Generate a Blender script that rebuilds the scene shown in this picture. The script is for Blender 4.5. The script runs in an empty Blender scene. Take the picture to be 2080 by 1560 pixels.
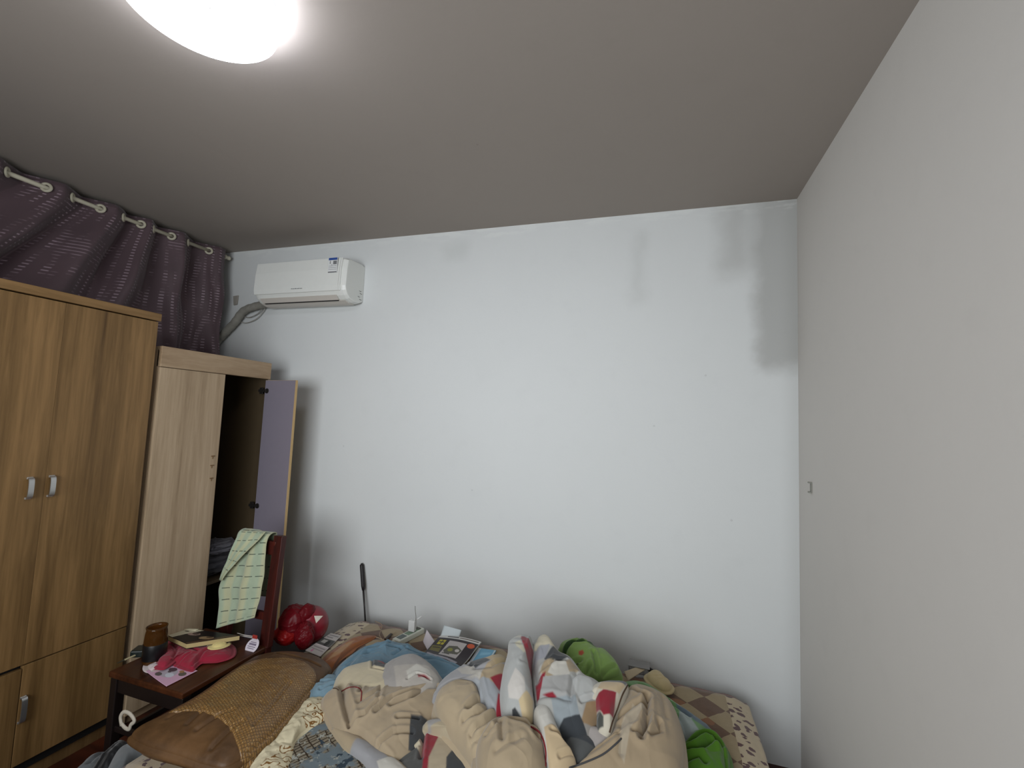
import bpy, bmesh, math, random
import numpy as np
from mathutils import Vector, Matrix

random.seed(4)
np.random.seed(4)
SC = bpy.context.scene
COL = SC.collection

# ---------------------------------------------------------------- camera, world, light, exposure
F, YAW, PITCH, ROLL = 924.02, 0.3113, 0.0780, 0.0419
CAM = np.array([0.0, 0.0, 1.65])
fw = np.array([-math.sin(YAW)*math.cos(PITCH), math.cos(YAW)*math.cos(PITCH), math.sin(PITCH)])
r0 = np.array([math.cos(YAW), math.sin(YAW), 0.0]); u0 = np.cross(r0, fw)
RT = r0*math.cos(ROLL)+u0*math.sin(ROLL); UP = -r0*math.sin(ROLL)+u0*math.cos(ROLL)
cam_d = bpy.data.cameras.new('camera'); cam = bpy.data.objects.new('camera', cam_d); COL.objects.link(cam)
cam_d.sensor_width = 36.0; cam_d.sensor_fit = 'HORIZONTAL'; cam_d.lens = F*36.0/2080.0
cam_d.clip_start = 0.02
M4 = Matrix([[RT[i], UP[i], -fw[i], CAM[i]] for i in range(3)]+[[0, 0, 0, 1]])
cam.matrix_world = M4
SC.camera = cam

world = bpy.data.worlds.new('world'); SC.world = world; world.use_nodes = True
world.node_tree.nodes['Background'].inputs[0].default_value = (0.6, 0.65, 0.7, 1)
world.node_tree.nodes['Background'].inputs[1].default_value = 0.05

LAMP_POWER = 11.5      # radiance of the lamp diffuser
# added area fill behind the camera, brightens the back wall; no modelled source
ad = bpy.data.lights.new('fill_light', 'AREA'); ad.shape = 'RECTANGLE'; ad.size = 2.2; ad.size_y = 1.5
ad.energy = 37.0; ad.spread = math.radians(128); ad.color = (0.93, 0.97, 1.0)
ao = bpy.data.objects.new('fill_light', ad); COL.objects.link(ao)
ao.location = (-0.85, -1.35, 1.65); ao.rotation_euler = (math.radians(90), 0, math.radians(0))

SC.view_settings.view_transform = 'Standard'; SC.view_settings.look = 'None'
SC.view_settings.gamma = 1.0; SC.view_settings.use_curve_mapping = False
SC.view_settings.exposure = 0.52

# ---------------------------------------------------------------- helpers
def ray(x, y):
    return RT*((x-1040)/F)-UP*((y-780)/F)+fw
def atY(x, y, Y): d = ray(x, y); return CAM+d*(Y/d[1])
def atX(x, y, X): d = ray(x, y); return CAM+d*(X/d[0])
def atZ(x, y, Z): d = ray(x, y); return CAM+d*((Z-CAM[2])/d[2])

def lin(c):
    c = np.asarray(c, float)/255.0
    return tuple(np.where(c <= 0.04045, c/12.92, ((c+0.055)/1.055)**2.4))
def rgba(c): return tuple(lin(c))+(1.0,)

def tag(o, label=None, cat=None, group=None, kind=None):
    if label: o['label'] = label
    if cat: o['category'] = cat
    if group: o['group'] = group
    if kind: o['kind'] = kind
    return o
def empty(name, loc, label=None, cat=None, group=None, rz=0.0):
    o = bpy.data.objects.new(name, None); COL.objects.link(o)
    o.location = loc; o.rotation_euler = (0, 0, rz); o.empty_display_size = 0.05
    tag(o, label, cat, group); bpy.context.view_layer.update(); return o
def wmat(o):
    """world matrix computed from the parent chain (no depsgraph needed)"""
    m = Matrix.LocRotScale(o.location, o.rotation_euler, o.scale)
    return (wmat(o.parent) @ m) if o.parent else m
def link_mesh(name, me, mat=None, parent=None, smooth=False, world_coords=True):
    """geometry comes in world coordinates; objects get an origin at their own base centre"""
    o = bpy.data.objects.new(name, me); COL.objects.link(o)
    if mat: me.materials.append(mat)
    if parent is not None: o.parent = parent
    if world_coords and len(me.vertices):
        inv = wmat(parent).inverted() if parent is not None else Matrix.Identity(4)
        n = len(me.vertices); co = np.empty(n*3, 'f'); me.vertices.foreach_get('co', co); co = co.reshape(-1, 3)
        A = np.array(inv)
        co = co @ A[:3, :3].T + A[:3, 3]
        c = np.array([(co[:, 0].min()+co[:, 0].max())/2, (co[:, 1].min()+co[:, 1].max())/2, co[:, 2].min()])
        me.vertices.foreach_set('co', (co-c).astype('f').ravel()); o.location = c
        me.update()
    if smooth: me.shade_smooth()
    return o
def obj(name, bm, mat=None, parent=None, smooth=False, bevel=0.0, seg=2):
    bmesh.ops.recalc_face_normals(bm, faces=bm.faces)
    me = bpy.data.meshes.new(name); bm.to_mesh(me); bm.free()
    o = link_mesh(name, me, mat, parent, smooth)
    if bevel:
        m = o.modifiers.new('bevel', 'BEVEL'); m.width = bevel; m.segments = seg; m.limit_method = 'ANGLE'; m.angle_limit = 0.6
    return o
def B(): return bmesh.new()
def addbox(bm, a, b, R=None, piv=None):
    (x0, y0, z0), (x1, y1, z1) = a, b
    vs = [Vector(p) for p in ((x0,y0,z0),(x1,y0,z0),(x1,y1,z0),(x0,y1,z0),(x0,y0,z1),(x1,y0,z1),(x1,y1,z1),(x0,y1,z1))]
    if R is not None:
        pv = Vector(piv) if piv is not None else Vector(((x0+x1)/2, (y0+y1)/2, (z0+z1)/2))
        vs = [R @ (v-pv)+pv for v in vs]
    v = [bm.verts.new(p) for p in vs]
    for f in ((0,3,2,1),(4,5,6,7),(0,1,5,4),(1,2,6,5),(2,3,7,6),(3,0,4,7)): bm.faces.new([v[i] for i in f])
    return bm
def box(name, a, b, mat, parent=None, bevel=0.003, **k):
    return obj(name, addbox(B(), a, b, **k), mat, parent, bevel=bevel)
def rounded_bar(bm, p, q, w, d, up=(0, 0, 1)):
    """rectangular bar from p to q, section w x d"""
    p = Vector(p); q = Vector(q); t = (q-p).normalized(); u = Vector(up)
    s = t.cross(u).normalized(); n = s.cross(t).normalized()
    c = [(-w/2, -d/2), (w/2, -d/2), (w/2, d/2), (-w/2, d/2)]
    a = [bm.verts.new(p+s*x+n*y) for x, y in c]; b = [bm.verts.new(q+s*x+n*y) for x, y in c]
    bm.faces.new(a[::-1]); bm.faces.new(b)
    for i in range(4): bm.faces.new((a[i], a[(i+1) % 4], b[(i+1) % 4], b[i]))
    return bm
def tube(bm, pts, rad, n=10, flat=1.0, cap=True):
    pts = [Vector(p) for p in pts]; m = len(pts)
    rad = rad if hasattr(rad, '__len__') else [rad]*m
    rings = []; prev = None
    for i, p in enumerate(pts):
        t = (pts[min(i+1, m-1)]-pts[max(i-1, 0)]).normalized()
        ref = Vector((0, 0, 1)) if abs(t.z) < 0.95 else Vector((0, 1, 0))
        if prev is None: s = t.cross(ref).normalized()
        else: s = (prev-t*prev.dot(t)).normalized()
        prev = s; nn = s.cross(t)
        rings.append([bm.verts.new(p+(s*math.cos(2*math.pi*k/n)+nn*math.sin(2*math.pi*k/n)*flat)*rad[i]) for k in range(n)])
    for a, b in zip(rings, rings[1:]):
        for k in range(n): bm.faces.new((a[k], a[(k+1) % n], b[(k+1) % n], b[k]))
    if cap: bm.faces.new(rings[0][::-1]); bm.faces.new(rings[-1])
    return bm
def smooth_path(pts, k=8):
    P = [Vector(p) for p in pts]; P = [P[0]*2-P[1]]+P+[P[-1]*2-P[-2]]; out = []
    for i in range(1, len(P)-2):
        for j in range(k):
            t = j/k
            out.append(0.5*((2*P[i])+(P[i+1]-P[i-1])*t+(2*P[i-1]-5*P[i]+4*P[i+1]-P[i+2])*t*t+(-P[i-1]+3*P[i]-3*P[i+1]+P[i+2])*t**3))
    out.append(P[-2]); return out
def lathe(bm, prof, c=(0, 0, 0), n=40, R=None):
    c = Vector(c); rings = []
    for r, z in prof:
        if r < 1e-6: 
            v = Vector((0, 0, z)); v = R @ v if R is not None else v
            rings.append([bm.verts.new(c+v)]); continue
        ring = []
        for k in range(n):
            v = Vector((r*math.cos(2*math.pi*k/n), r*math.sin(2*math.pi*k/n), z)); v = R @ v if R is not None else v
            ring.append(bm.verts.new(c+v))
        rings.append(ring)
    for a, b in zip(rings, rings[1:]):
        for k in range(n):
            if len(a) == 1 and len(b) == 1: continue
            if len(a) == 1: bm.faces.new((a[0], b[k], b[(k+1) % n]))
            elif len(b) == 1: bm.faces.new((a[k], a[(k+1) % n], b[0]))
            else: bm.faces.new((a[k], a[(k+1) % n], b[(k+1) % n], b[k]))
    return bm
def prism(bm, poly, off):
    """closed polygon (3D points) extruded by the offset vector"""
    off = Vector(off); a = [bm.verts.new(p) for p in poly]; b = [bm.verts.new(Vector(p)+off) for p in poly]
    bm.faces.new(a[::-1]); bm.faces.new(b); n = len(poly)
    for i in range(n): bm.faces.new((a[i], a[(i+1) % n], b[(i+1) % n], b[i]))
    return bm

# ---------------------------------------------------------------- materials
class NT:
    def __init__(s, name):
        s.m = bpy.data.materials.new(name); s.m.use_nodes = True; s.t = s.m.node_tree; s.n = s.t.nodes; s.l = s.t.links
        s.b = s.n['Principled BSDF']
    def node(s, t, **k):
        n = s.n.new(t)
        for a, v in k.items(): setattr(n, a, v)
        return n
    def put(s, sock, v):
        if hasattr(v, 'is_linked') or isinstance(v, bpy.types.NodeSocket): s.l.new(v, sock)
        else: sock.default_value = v
    def math(s, op, a, b=0.0, c=None, clamp=False):
        n = s.node('ShaderNodeMath', operation=op, use_clamp=clamp); s.put(n.inputs[0], a); s.put(n.inputs[1], b)
        if c is not None: s.put(n.inputs[2], c)
        return n.outputs[0]
    def mix(s, f, a, b, blend='MIX'):
        n = s.node('ShaderNodeMix', data_type='RGBA', blend_type=blend)
        s.put(n.inputs[0], f); s.put(n.inputs[6], a); s.put(n.inputs[7], b); return n.outputs[2]
    def coord(s, kind='Object', scale=(1, 1, 1), loc=(0, 0, 0), rot=(0, 0, 0)):
        c = s.node('ShaderNodeTexCoord'); m = s.node('ShaderNodeMapping')
        s.l.new(c.outputs[kind], m.inputs[0]); m.inputs[1].default_value = loc; m.inputs[2].default_value = rot; m.inputs[3].default_value = scale
        return m.outputs[0]
    def pos(s):
        g = s.node('ShaderNodeNewGeometry'); return g.outputs['Position']
    def xyz(s, v):
        n = s.node('ShaderNodeSeparateXYZ'); s.l.new(v, n.inputs[0]); return n.outputs
    def noise(s, v, scale, detail=3, rough=0.5, out=0, distort=0.0):
        n = s.node('ShaderNodeTexNoise'); s.l.new(v, n.inputs['Vector']); n.inputs['Scale'].default_value = scale
        n.inputs['Detail'].default_value = detail; n.inputs['Roughness'].default_value = rough; n.inputs['Distortion'].default_value = distort
        return n.outputs[out]
    def ramp(s, f, stops, interp='LINEAR'):
        n = s.node('ShaderNodeValToRGB'); s.put(n.inputs[0], f); e = n.color_ramp.elements; n.color_ramp.interpolation = interp
        while len(e) > 1: e.remove(e[-1])
        e[0].position = stops[0][0]; e[0].color = stops[0][1]
        for p, c in stops[1:]:
            k = e.new(p); k.color = c
        return n.outputs[0]
    def bump(s, h, strength=0.3, dist=0.01):
        n = s.node('ShaderNodeBump'); s.put(n.inputs['Height'], h); n.inputs['Strength'].default_value = strength; n.inputs['Distance'].default_value = dist
        s.l.new(n.outputs[0], s.b.inputs['Normal']); return n
    def out(s, col=None, rough=0.6, metal=0.0, spec=0.4):
        if col is not None: s.put(s.b.inputs['Base Color'], col)
        s.put(s.b.inputs['Roughness'], rough); s.b.inputs['Metallic'].default_value = metal
        s.b.inputs['Specular IOR Level'].default_value = spec
        return s.m
def sstep(t, v, a, b):
    n = t.node('ShaderNodeMapRange', interpolation_type='SMOOTHSTEP'); t.put(n.inputs[0], v)
    n.inputs[1].default_value = a; n.inputs[2].default_value = b; return n.outputs[0]

def plain(name, c, rough=0.55, metal=0.0, spec=0.4, var=0.06, scale=30, bump=0.0, bdist=0.002):
    t = NT(name); v = t.coord(); f = t.noise(v, scale, 4)
    c = np.array(lin(c)); a = tuple(c*(1-var))+(1,); b = tuple(np.minimum(c*(1+var), 1))+(1,)
    t.out(t.mix(f, a, b), rough, metal, spec)
    if bump: t.bump(t.noise(v, scale*3, 4), bump, bdist)
    return t.m
def wood(name, dark, mid, light, streak=(9, 9, 0.5), rough=0.42):
    t = NT(name); v = t.coord(scale=streak)
    f1 = t.noise(v, 1.6, 6, 0.55, distort=0.4); f2 = t.noise(v, 9.0, 5, 0.6, distort=0.8)
    v3 = t.coord(scale=(streak[0]*14, streak[1]*14, streak[2]*4)); f3 = t.noise(v3, 1.5, 4)
    f = t.math('ADD', t.math('MULTIPLY', f1, 0.62), t.math('ADD', t.math('MULTIPLY', f2, 0.28), t.math('MULTIPLY', f3, 0.14)))
    col = t.ramp(f, [(0.34, rgba(dark)), (0.5, rgba(mid)), (0.68, rgba(light))])
    t.out(col, rough, 0, 0.35); t.bump(f3, 0.08, 0.001); return t.m
def vcol(name, rough=0.85, sheen=0.3, weave=900, wstr=0.15, mottle=0.10, attr='col'):
    t = NT(name); a = t.node('ShaderNodeAttribute', attribute_name=attr); v = t.coord()
    n = t.noise(v, 14, 5, 0.6); g = t.math('ADD', t.math('MULTIPLY', n, mottle*2), 1-mottle)
    cc = t.node('ShaderNodeVectorMath', operation='SCALE'); t.l.new(a.outputs['Color'], cc.inputs[0]); t.put(cc.inputs[3], g)
    t.out(cc.outputs[0], rough, 0, 0.15); t.b.inputs['Sheen Weight'].default_value = sheen
    t.bump(t.noise(v, weave, 2), wstr, 0.001); return t.m

# painted plaster walls --------------------------------------------------------
def wall_mat(name, base, back=False):
    t = NT(name); p = t.pos(); x, y, z = t.xyz(p)
    n1 = t.noise(p, 1.3, 4, 0.5); n2 = t.noise(p, 7, 5, 0.6)
    c0 = np.array(lin(base))
    col = t.mix(n1, tuple(c0*0.965)+(1,), tuple(np.minimum(c0*1.03, 1))+(1,))
    col = t.mix(t.math('MULTIPLY', sstep(t, n2, 0.52, 0.75), 0.10), col, tuple(c0*0.82)+(1,))
    # scattered specks
    vo = t.node('ShaderNodeTexVoronoi'); t.l.new(p, vo.inputs['Vector']); vo.inputs['Scale'].default_value = 3.2
    spk = t.math('LESS_THAN', vo.outputs['Distance'], 0.02)
    col = t.mix(t.math('MULTIPLY', spk, 0.30), col, tuple(c0*0.55)+(1,))
    if back:
        wob = t.math('MULTIPLY', t.math('SUBTRACT', t.noise(p, 4, 5, 0.6), 0.5), 0.16)
        xx = t.math('ADD', x, wob); zz = t.math('ADD', z, wob)
        def patch(xa, xb, za, zb, soft, amt, colr):
            nonlocal col
            m = t.math('MULTIPLY', sstep(t, xx, xa-soft, xa+soft), sstep(t, xx, xb+soft, xb-soft))
            m = t.math('MULTIPLY', m, t.math('MULTIPLY', sstep(t, zz, za-soft, za+soft), sstep(t, zz, zb+soft, zb-soft)))
            col = t.mix(t.math('MULTIPLY', m, amt), col, rgba(colr))
        D = 2.7
        a = atY(1535, 750, D); b = atY(1612, 430, D)
        patch(a[0], b[0]+.1, a[2], b[2]+.3, 0.060, 0.42, (112, 108, 100))      # damp mark running down beside the corner
        a = atY(1460, 560, D); b = atY(1530, 430, D)
        patch(a[0], b[0], a[2], b[2]+.3, 0.09, 0.30, (118, 114, 106))
        a = atY(1285, 620, D); b = atY(1315, 470, D)
        patch(a[0], b[0], a[2], b[2], 0.05, 0.12, (120, 122, 112))
        a = atY(900, 530, D); b = atY(950, 490, D)
        patch(a[0], b[0], a[2], b[2], 0.05, 0.10, (120, 128, 118))
        a = atY(690, 1300, D); b = atY(1650, 1240, D)
        patch(-1.9, 0.2, 0.0, b[2]-.1, 0.16, 0.16, (150, 140, 130))               # slightly darker, warmer band above the bed
        # flaking strip under the ceiling
        fl = t.math('MULTIPLY', sstep(t, zz, 2.83, 2.875), sstep(t, t.noise(t.coord('Object', (3, 1, 14)), 2.2, 4), 0.46, 0.56))
        col = t.mix(t.math('MULTIPLY', fl, 0.22), col, rgba((232, 236, 232)))
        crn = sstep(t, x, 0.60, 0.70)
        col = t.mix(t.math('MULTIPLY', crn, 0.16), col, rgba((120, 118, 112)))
    t.out(col, 0.85, 0, 0.2)
    b = t.bump(t.math('ADD', t.math('MULTIPLY', t.noise(p, 60, 4, 0.6), 0.6), t.noise(p, 9, 4)), 0.12, 0.004)
    return t.m

# ---------------------------------------------------------------- room shell
XL, XR, YB, YF, ZC = -3.375, 0.696, 2.7, -1.5, 2.896
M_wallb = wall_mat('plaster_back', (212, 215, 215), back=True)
M_wallr = wall_mat('plaster_side', (212, 209, 204))
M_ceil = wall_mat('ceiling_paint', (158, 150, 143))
tile = NT('floor_boards'); _v = tile.coord(scale=(1, 6, 1)); _f = tile.noise(_v, 3, 6)
M_floor = tile.out(tile.ramp(_f, [(0.35, rgba((50, 22, 14))), (0.7, rgba((84, 38, 22)))]), 0.35, 0, 0.4)
def shell(name, a, b, m):
    o = box(name, a, b, m, bevel=0); o['kind'] = 'structure'; return o
# floor as individual boards where they can be seen, one slab under them
shell('floor', (XL-.1, YF-.1, -0.10), (XR+.1, YB+.1, 0.0), M_floor)
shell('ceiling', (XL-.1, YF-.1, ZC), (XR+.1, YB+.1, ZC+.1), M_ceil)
shell('wall_back', (XL-.1, YB, 0.0), (XR+.1, YB+.1, ZC), M_wallb)
shell('wall_right', (XR, YF-.1, 0.0), (XR+.1, YB, ZC), M_wallr)
shell('wall_left', (XL-.1, YF-.1, 0.0), (XL, YB, ZC), M_wallr)
shell('wall_front', (XL, YF-.1, 0.0), (XR, YF, ZC), M_wallr)

# ---------------------------------------------------------------- ceiling lamp
def ceiling_lamp():
    cx_, cy_, r = -1.298, 0.897, 0.207
    root = empty('ceiling_lamp', (cx_, cy_, ZC-.095), 'round white ceiling light, switched on, flat frosted disc shade', 'lamp')
    Mb = plain('lamp_base_plastic', (225, 228, 240), 0.4)
    obj('base', lathe(B(), [(0, ZC), (r*.93, ZC), (r*.93, ZC-.02), (r*.9, ZC-.03), (0, ZC-.03)], (cx_, cy_, 0), 64), Mb, root)
    t = NT('lamp_diffuser'); x, y, z = t.xyz(t.coord())
    rr = t.math('SQRT', t.math('ADD', t.math('MULTIPLY', x, x), t.math('MULTIPLY', y, y)))
    f = t.math('DIVIDE', rr, r)
    colr = t.ramp(f, [(0.0, (1, 1, 1, 1)), (0.55, (0.93, 0.96, 1.0, 1)), (0.9, (0.74, 0.79, 0.95, 1)), (1.0, (0.9, 0.93, 1.0, 1))])
    t.b.inputs['Base Color'].default_value = (0.9, 0.9, 0.9, 1)
    t.l.new(colr, t.b.inputs['Emission Color']); t.b.inputs['Emission Strength'].default_value = LAMP_POWER
    prof = [(r*.95, ZC-.03), (r*.985, ZC-.04), (r, ZC-.055), (r, ZC-.07), (r*.985, ZC-.082), (r*.93, ZC-.09), (r*.6, ZC-.0945), (0, ZC-.096)]
    obj('shade', lathe(B(), prof, (cx_, cy_, 0), 72), t.m, root, smooth=True)
    p = atZ(426, 14, ZC-.0955)
    obj('clip', tube(B(), [p+np.array([-.004, .004, -.001]), p+np.array([.005, -.004, -.001])], 0.0012, 6), plain('lamp_clip', (90, 90, 100)), root)
ceiling_lamp()

# ---------------------------------------------------------------- curtain rod and curtain
ROD = np.array([-3.25, 0, 2.826])
def rod_y(px, py): return atX(px, py, -3.25)[1]
def curtain():
    Mr = plain('rod_white', (205, 200, 180), 0.4)
    root = empty('curtain_rod', (-3.25, 1.9, 2.826), 'white curtain rod along left wall under the ceiling', 'curtain rod')
    obj('pole', tube(B(), [(-3.25, 0.4, 2.818), (-3.25, 2.60, 2.828)], 0.0125, 14), Mr, root, smooth=True)
    obj('finial', lathe(B(), [(0, 0), (.018, .004), (.02, .02), (.012, .03), (.017, .045), (.015, .06), (0, .068)], (-3.25, 2.60, 2.828), 18,
        Matrix.Rotation(-math.pi/2, 3, 'X')), Mr, root, smooth=True)
    bm = B(); addbox(bm, (XL, 2.545, 2.81), (-3.235, 2.565, 2.824)); addbox(bm, (XL, 2.52, 2.78), (XL+.006, 2.59, 2.86))
    obj('bracket', bm, Mr, root, bevel=.002)
    # curtain: rod shows between the pairs of eyelets, where the cloth runs behind it
    vis = [(14, 354, 93, 382), (147, 401, 203, 424), (250, 443, 285, 457), (311, 466, 347, 481), (381, 493, 423, 509)]
    segs = [(rod_y(a, b), rod_y(c, d)) for a, b, c, d in vis]
    first = segs[0]; step = first[1]-first[0]
    pre = []; y = first[0]
    for k in range(4):
        e = y-0.10; s = e-0.15; pre.insert(0, (s, e)); y = s
    segs = pre+segs
    yend = atX(452, 500, -3.25)[1]
    # control samples of depth offset along Y: behind (negative) in seg, in front (positive) between
    ys, xs = [], []
    for i, (a, b) in enumerate(segs):
        m = (a+b)/2; ys += [a, m, b]; xs += [0, -0.055, 0]
        if i+1 < len(segs):
            n = (b+segs[i+1][0])/2; ys.append(n); xs.append(0.045)
    ys += [(segs[-1][1]+yend)/2+.01, yend]; xs += [0.05, 0.035]
    ys = np.array(ys); xs = np.array(xs)
    N = 520; yy = np.linspace(ys[0], yend, N)
    # smooth interpolation
    from_x = np.interp(yy, ys, xs); ker = np.hanning(13); ker /= ker.sum()
    base = np.convolve(np.pad(from_x, 6, 'edge'), ker, 'valid')
    dl = np.r_[0, np.cumsum(np.hypot(np.diff(yy), np.diff(base)))]
    H = 66; ztop, zbot = 2.872, 0.9
    V = []; UV = []
    for j in range(H+1):
        s = j/H; z = ztop-(ztop-zbot)*s
        amp = 1.0+0.5*min(1, s*5)
        # cloth is dragged towards the window middle lower down (the folds lean)
        lean = -1.75*min(max(0, s-.035), .34)*(1-np.clip((yy-1.45)/0.75, 0, 1)**1.2)*(1+.12*np.sin(yy*19))
        wr = 0.016*np.sin(yy*31+s*7)+0.008*np.sin(yy*67-s*15+1.3)+0.016*np.sin(yy*14+s*20)*min(1, s*4)
        X = -3.252+base*amp+wr*min(1, s*6)
        Y = yy+lean
        zc = z+0.0*yy
        V.append(np.c_[X, Y, zc]); UV.append(np.c_[dl, np.full(N, z)])
    V = np.concatenate(V); UV = np.concatenate(UV)
    F_ = [(j*N+i, j*N+i+1, (j+1)*N+i+1, (j+1)*N+i) for j in range(H) for i in range(N-1)]
    me = bpy.data.meshes.new('curtain'); me.from_pydata(V.tolist(), [], F_)
    uvl = me.uv_layers.new(name='uv'); idx = np.empty(len(me.loops), 'i'); me.loops.foreach_get('vertex_index', idx)
    uvl.data.foreach_set('uv', UV[idx].astype('f').ravel())
    t = NT('curtain_cloth'); uv = t.coord('UV'); u, v, _ = t.xyz(uv)
    fu = t.math('FRACT', t.math('MULTIPLY', u, 1/0.047)); fv = t.math('FRACT', t.math('MULTIPLY', v, 1/0.021))
    du = t.math('ABSOLUTE', t.math('SUBTRACT', fu, 0.5)); dv = t.math('ABSOLUTE', t.math('SUBTRACT', fv, 0.5))
    dash = t.math('MULTIPLY', sstep(t, du, 0.20, 0.12), sstep(t, dv, 0.20, 0.10))
    nn = sstep(t, t.noise(uv, 7, 3), 0.42, 0.62)
    wide = t.math('MULTIPLY', sstep(t, dv, 0.18, 0.08), sstep(t, t.noise(t.coord('UV', (5, 1.5, 1)), 3, 2), 0.56, 0.66))
    dash = t.math('MAXIMUM', t.math('MULTIPLY', dash, nn), t.math('MULTIPLY', wide, 0.6))
    basec = t.mix(t.noise(uv, 4, 4), rgba((74, 60, 65)), rgba((98, 79, 85)))
    t.out(t.mix(t.math('MULTIPLY', dash, 0.75), basec, rgba((176, 156, 168))), t.math('SUBTRACT', 0.6, t.math('MULTIPLY', dash, 0.2)), 0, 0.35)
    t.b.inputs['Sheen Weight'].default_value = 0.2
    t.bump(t.noise(uv, 500, 2), 0.1, 0.001)
    cr = empty('curtain', (-3.25, 1.9, .9), 'mauve eyelet curtain with pale dash pattern hanging behind the wardrobes', 'curtain')
    c = link_mesh('cloth_panel', me, t.m, cr, smooth=True)
    so = c.modifiers.new('thick', 'SOLIDIFY'); so.thickness = 0.003
    Me = plain('eyelet_cream', (190, 185, 165), 0.35)
    for a, b in segs[3:]:
        for q, sgn in ((a, -1), (b, 1)):
            R = Matrix.Rotation(math.pi/2, 3, 'X') @ Matrix.Identity(3)
            R = Matrix.Rotation(sgn*0.75, 3, 'Z') @ R
            prof = [(0.0205+0.0075*math.cos(k*math.pi/5), 0.006*math.sin(k*math.pi/5)) for k in range(11)]
            obj('eyelet', lathe(B(), prof, (-3.25+.012, q-.004, 2.822), 24, R), Me, cr, smooth=True)
curtain()

# ---------------------------------------------------------------- air conditioner
def text_mesh(s, size):
    cu = bpy.data.curves.new('txt', 'FONT'); cu.body = s; cu.size = size; cu.extrude = 0.0002; cu.align_x = 'CENTER'; cu.align_y = 'CENTER'
    o = bpy.data.objects.new('txt', cu); COL.objects.link(o)
    dg = bpy.context.evaluated_depsgraph_get(); me = bpy.data.meshes.new_from_object(o.evaluated_get(dg))
    bpy.data.objects.remove(o); return me
def writing(name, s, size, origin, xdir, ydir, mat, parent):
    me = text_mesh(s, size); xd = np.array(xdir, float); yd = np.array(ydir, float); xd /= np.linalg.norm(xd); yd /= np.linalg.norm(yd); zd = np.cross(xd, yd)
    n = len(me.vertices); co = np.empty(n*3, 'f'); me.vertices.foreach_get('co', co); co = co.reshape(-1, 3)
    co = np.array(origin)+co[:, :1]*xd+co[:, 1:2]*yd+co[:, 2:]*zd
    me.vertices.foreach_set('co', co.astype('f').ravel()); me.materials.clear(); me.update()
    return link_mesh(name, me, mat, parent)
def aircon():
    Mw = plain('aircon_plastic', (226, 228, 224), 0.35, var=0.02); Mg = plain('aircon_louver', (206, 200, 192), 0.4, var=0.03)
    Md = plain('aircon_slot', (22, 18, 18), 0.6); Mk = plain('print_black', (30, 30, 34), 0.5)
    x0, x1 = -2.79, -2.008
    root = empty('air_conditioner', ((x0+x1)/2, 2.6, 2.42), 'white wall-mounted split air conditioner high on the back wall', 'air conditioner')
    P = [(2.699, 2.430), (2.699, 2.700), (2.66, 2.707), (2.53, 2.700), (2.507, 2.690), (2.497, 2.62), (2.492, 2.50), (2.499, 2.470),
         (2.520, 2.440), (2.548, 2.420), (2.60, 2.408), (2.655, 2.410)]
    xs = [x0, x0+.012, x0+.035, x1-.05, x1-.022, x1]; 
    bm = B(); rows = []
    cy, cz = 2.62, 2.56
    sc = [0.93, 0.985, 1.0, 1.0, 0.985, 0.94]
    for x, k in zip(xs, sc): rows.append([bm.verts.new((x, 2.699-(2.699-y)*k, cz+(z-cz)*k)) for y, z in P])
    for a, b in zip(rows, rows[1:]):
        for i in range(len(P)): j = (i+1) % len(P); bm.faces.new((a[i], b[i], b[j], a[j]))
    bm.faces.new(rows[0]); bm.faces.new(rows[-1][::-1])
    obj('body', bm, Mw, root, bevel=.004)
    pf = [(2.500, 2.697), (2.490, 2.62), (2.485, 2.50), (2.492, 2.468), (2.50, 2.468), (2.502, 2.50), (2.507, 2.69)]
    obj('front_panel', prism(B(), [(x0+.008, y, z) for y, z in pf], (x1-.05-x0-.008, 0, 0)), Mw, root, bevel=.002)
    pl = [(2.512, 2.444), (2.542, 2.4185), (2.538, 2.414), (2.506, 2.441)]
    obj('louver', prism(B(), [(x0+.05, y, z) for y, z in pl], (x1-x0-.125, 0, 0)), Mg, root, bevel=.001)
    pu = [(2.5535, 2.4150), (2.60, 2.4035), (2.655, 2.405), (2.655, 2.409), (2.60, 2.409), (2.556, 2.4190)]
    obj('lower_cover', prism(B(), [(x0+.02, y, z) for y, z in pu], (x1-x0-.06, 0, 0)), Mg, root, bevel=.001)
    ps = [(2.541, 2.4215), (2.5550, 2.4145), (2.552, 2.4105), (2.538, 2.4165)]
    obj('slot', prism(B(), [(x0+.06, y, z) for y, z in ps], (x1-x0-.145, 0, 0)), Md, root)
    obj('edge_trim', prism(B(), [(x1-.048, y, z) for y, z in pf], (.014, 0, 0)), Mw, root, bevel=.002)
    # energy label
    lab = box('energy_label', (x1-.135, 2.4825, 2.588), (x1-.062, 2.4855, 2.692), plain('label_paper', (222, 224, 224), 0.5), root, bevel=0)
    lab['label'] = 'energy rating sticker with blue header'
    bl = plain('label_blue', (50, 80, 150)); yl = 2.4815
    xa, xb = x1-.133, x1-.064
    def strip(nm, a, b, c, d, m): return box(nm, (a, yl-.0003, c), (b, yl+.0012, d), m, lab, bevel=0)
    strip('header_band', xa, xb, 2.675, 2.691, bl); strip('bottom_band', xa, xb, 2.590, 2.5945, Mk)
    strip('grey_block', xa+.038, xb-.003, 2.645, 2.670, plain('label_grey', (120, 122, 124)))
    for k, zz in enumerate((2.634, 2.622, 2.610)): strip('text_line', xa+.004, xb-.004, zz, zz+.0016, plain('label_line%d' % k, (110, 112, 116)))
    writing('rating_number', '1', 0.032, (xa+.014, yl-.001, 2.6585), (1, 0, 0), (0, 0, 1), Mk, lab)
    writing('level_mark', '.', 0.04, (xa+.028, yl-.001, 2.652), (1, 0, 0), (0, 0, 1), Mk, lab)
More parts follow.
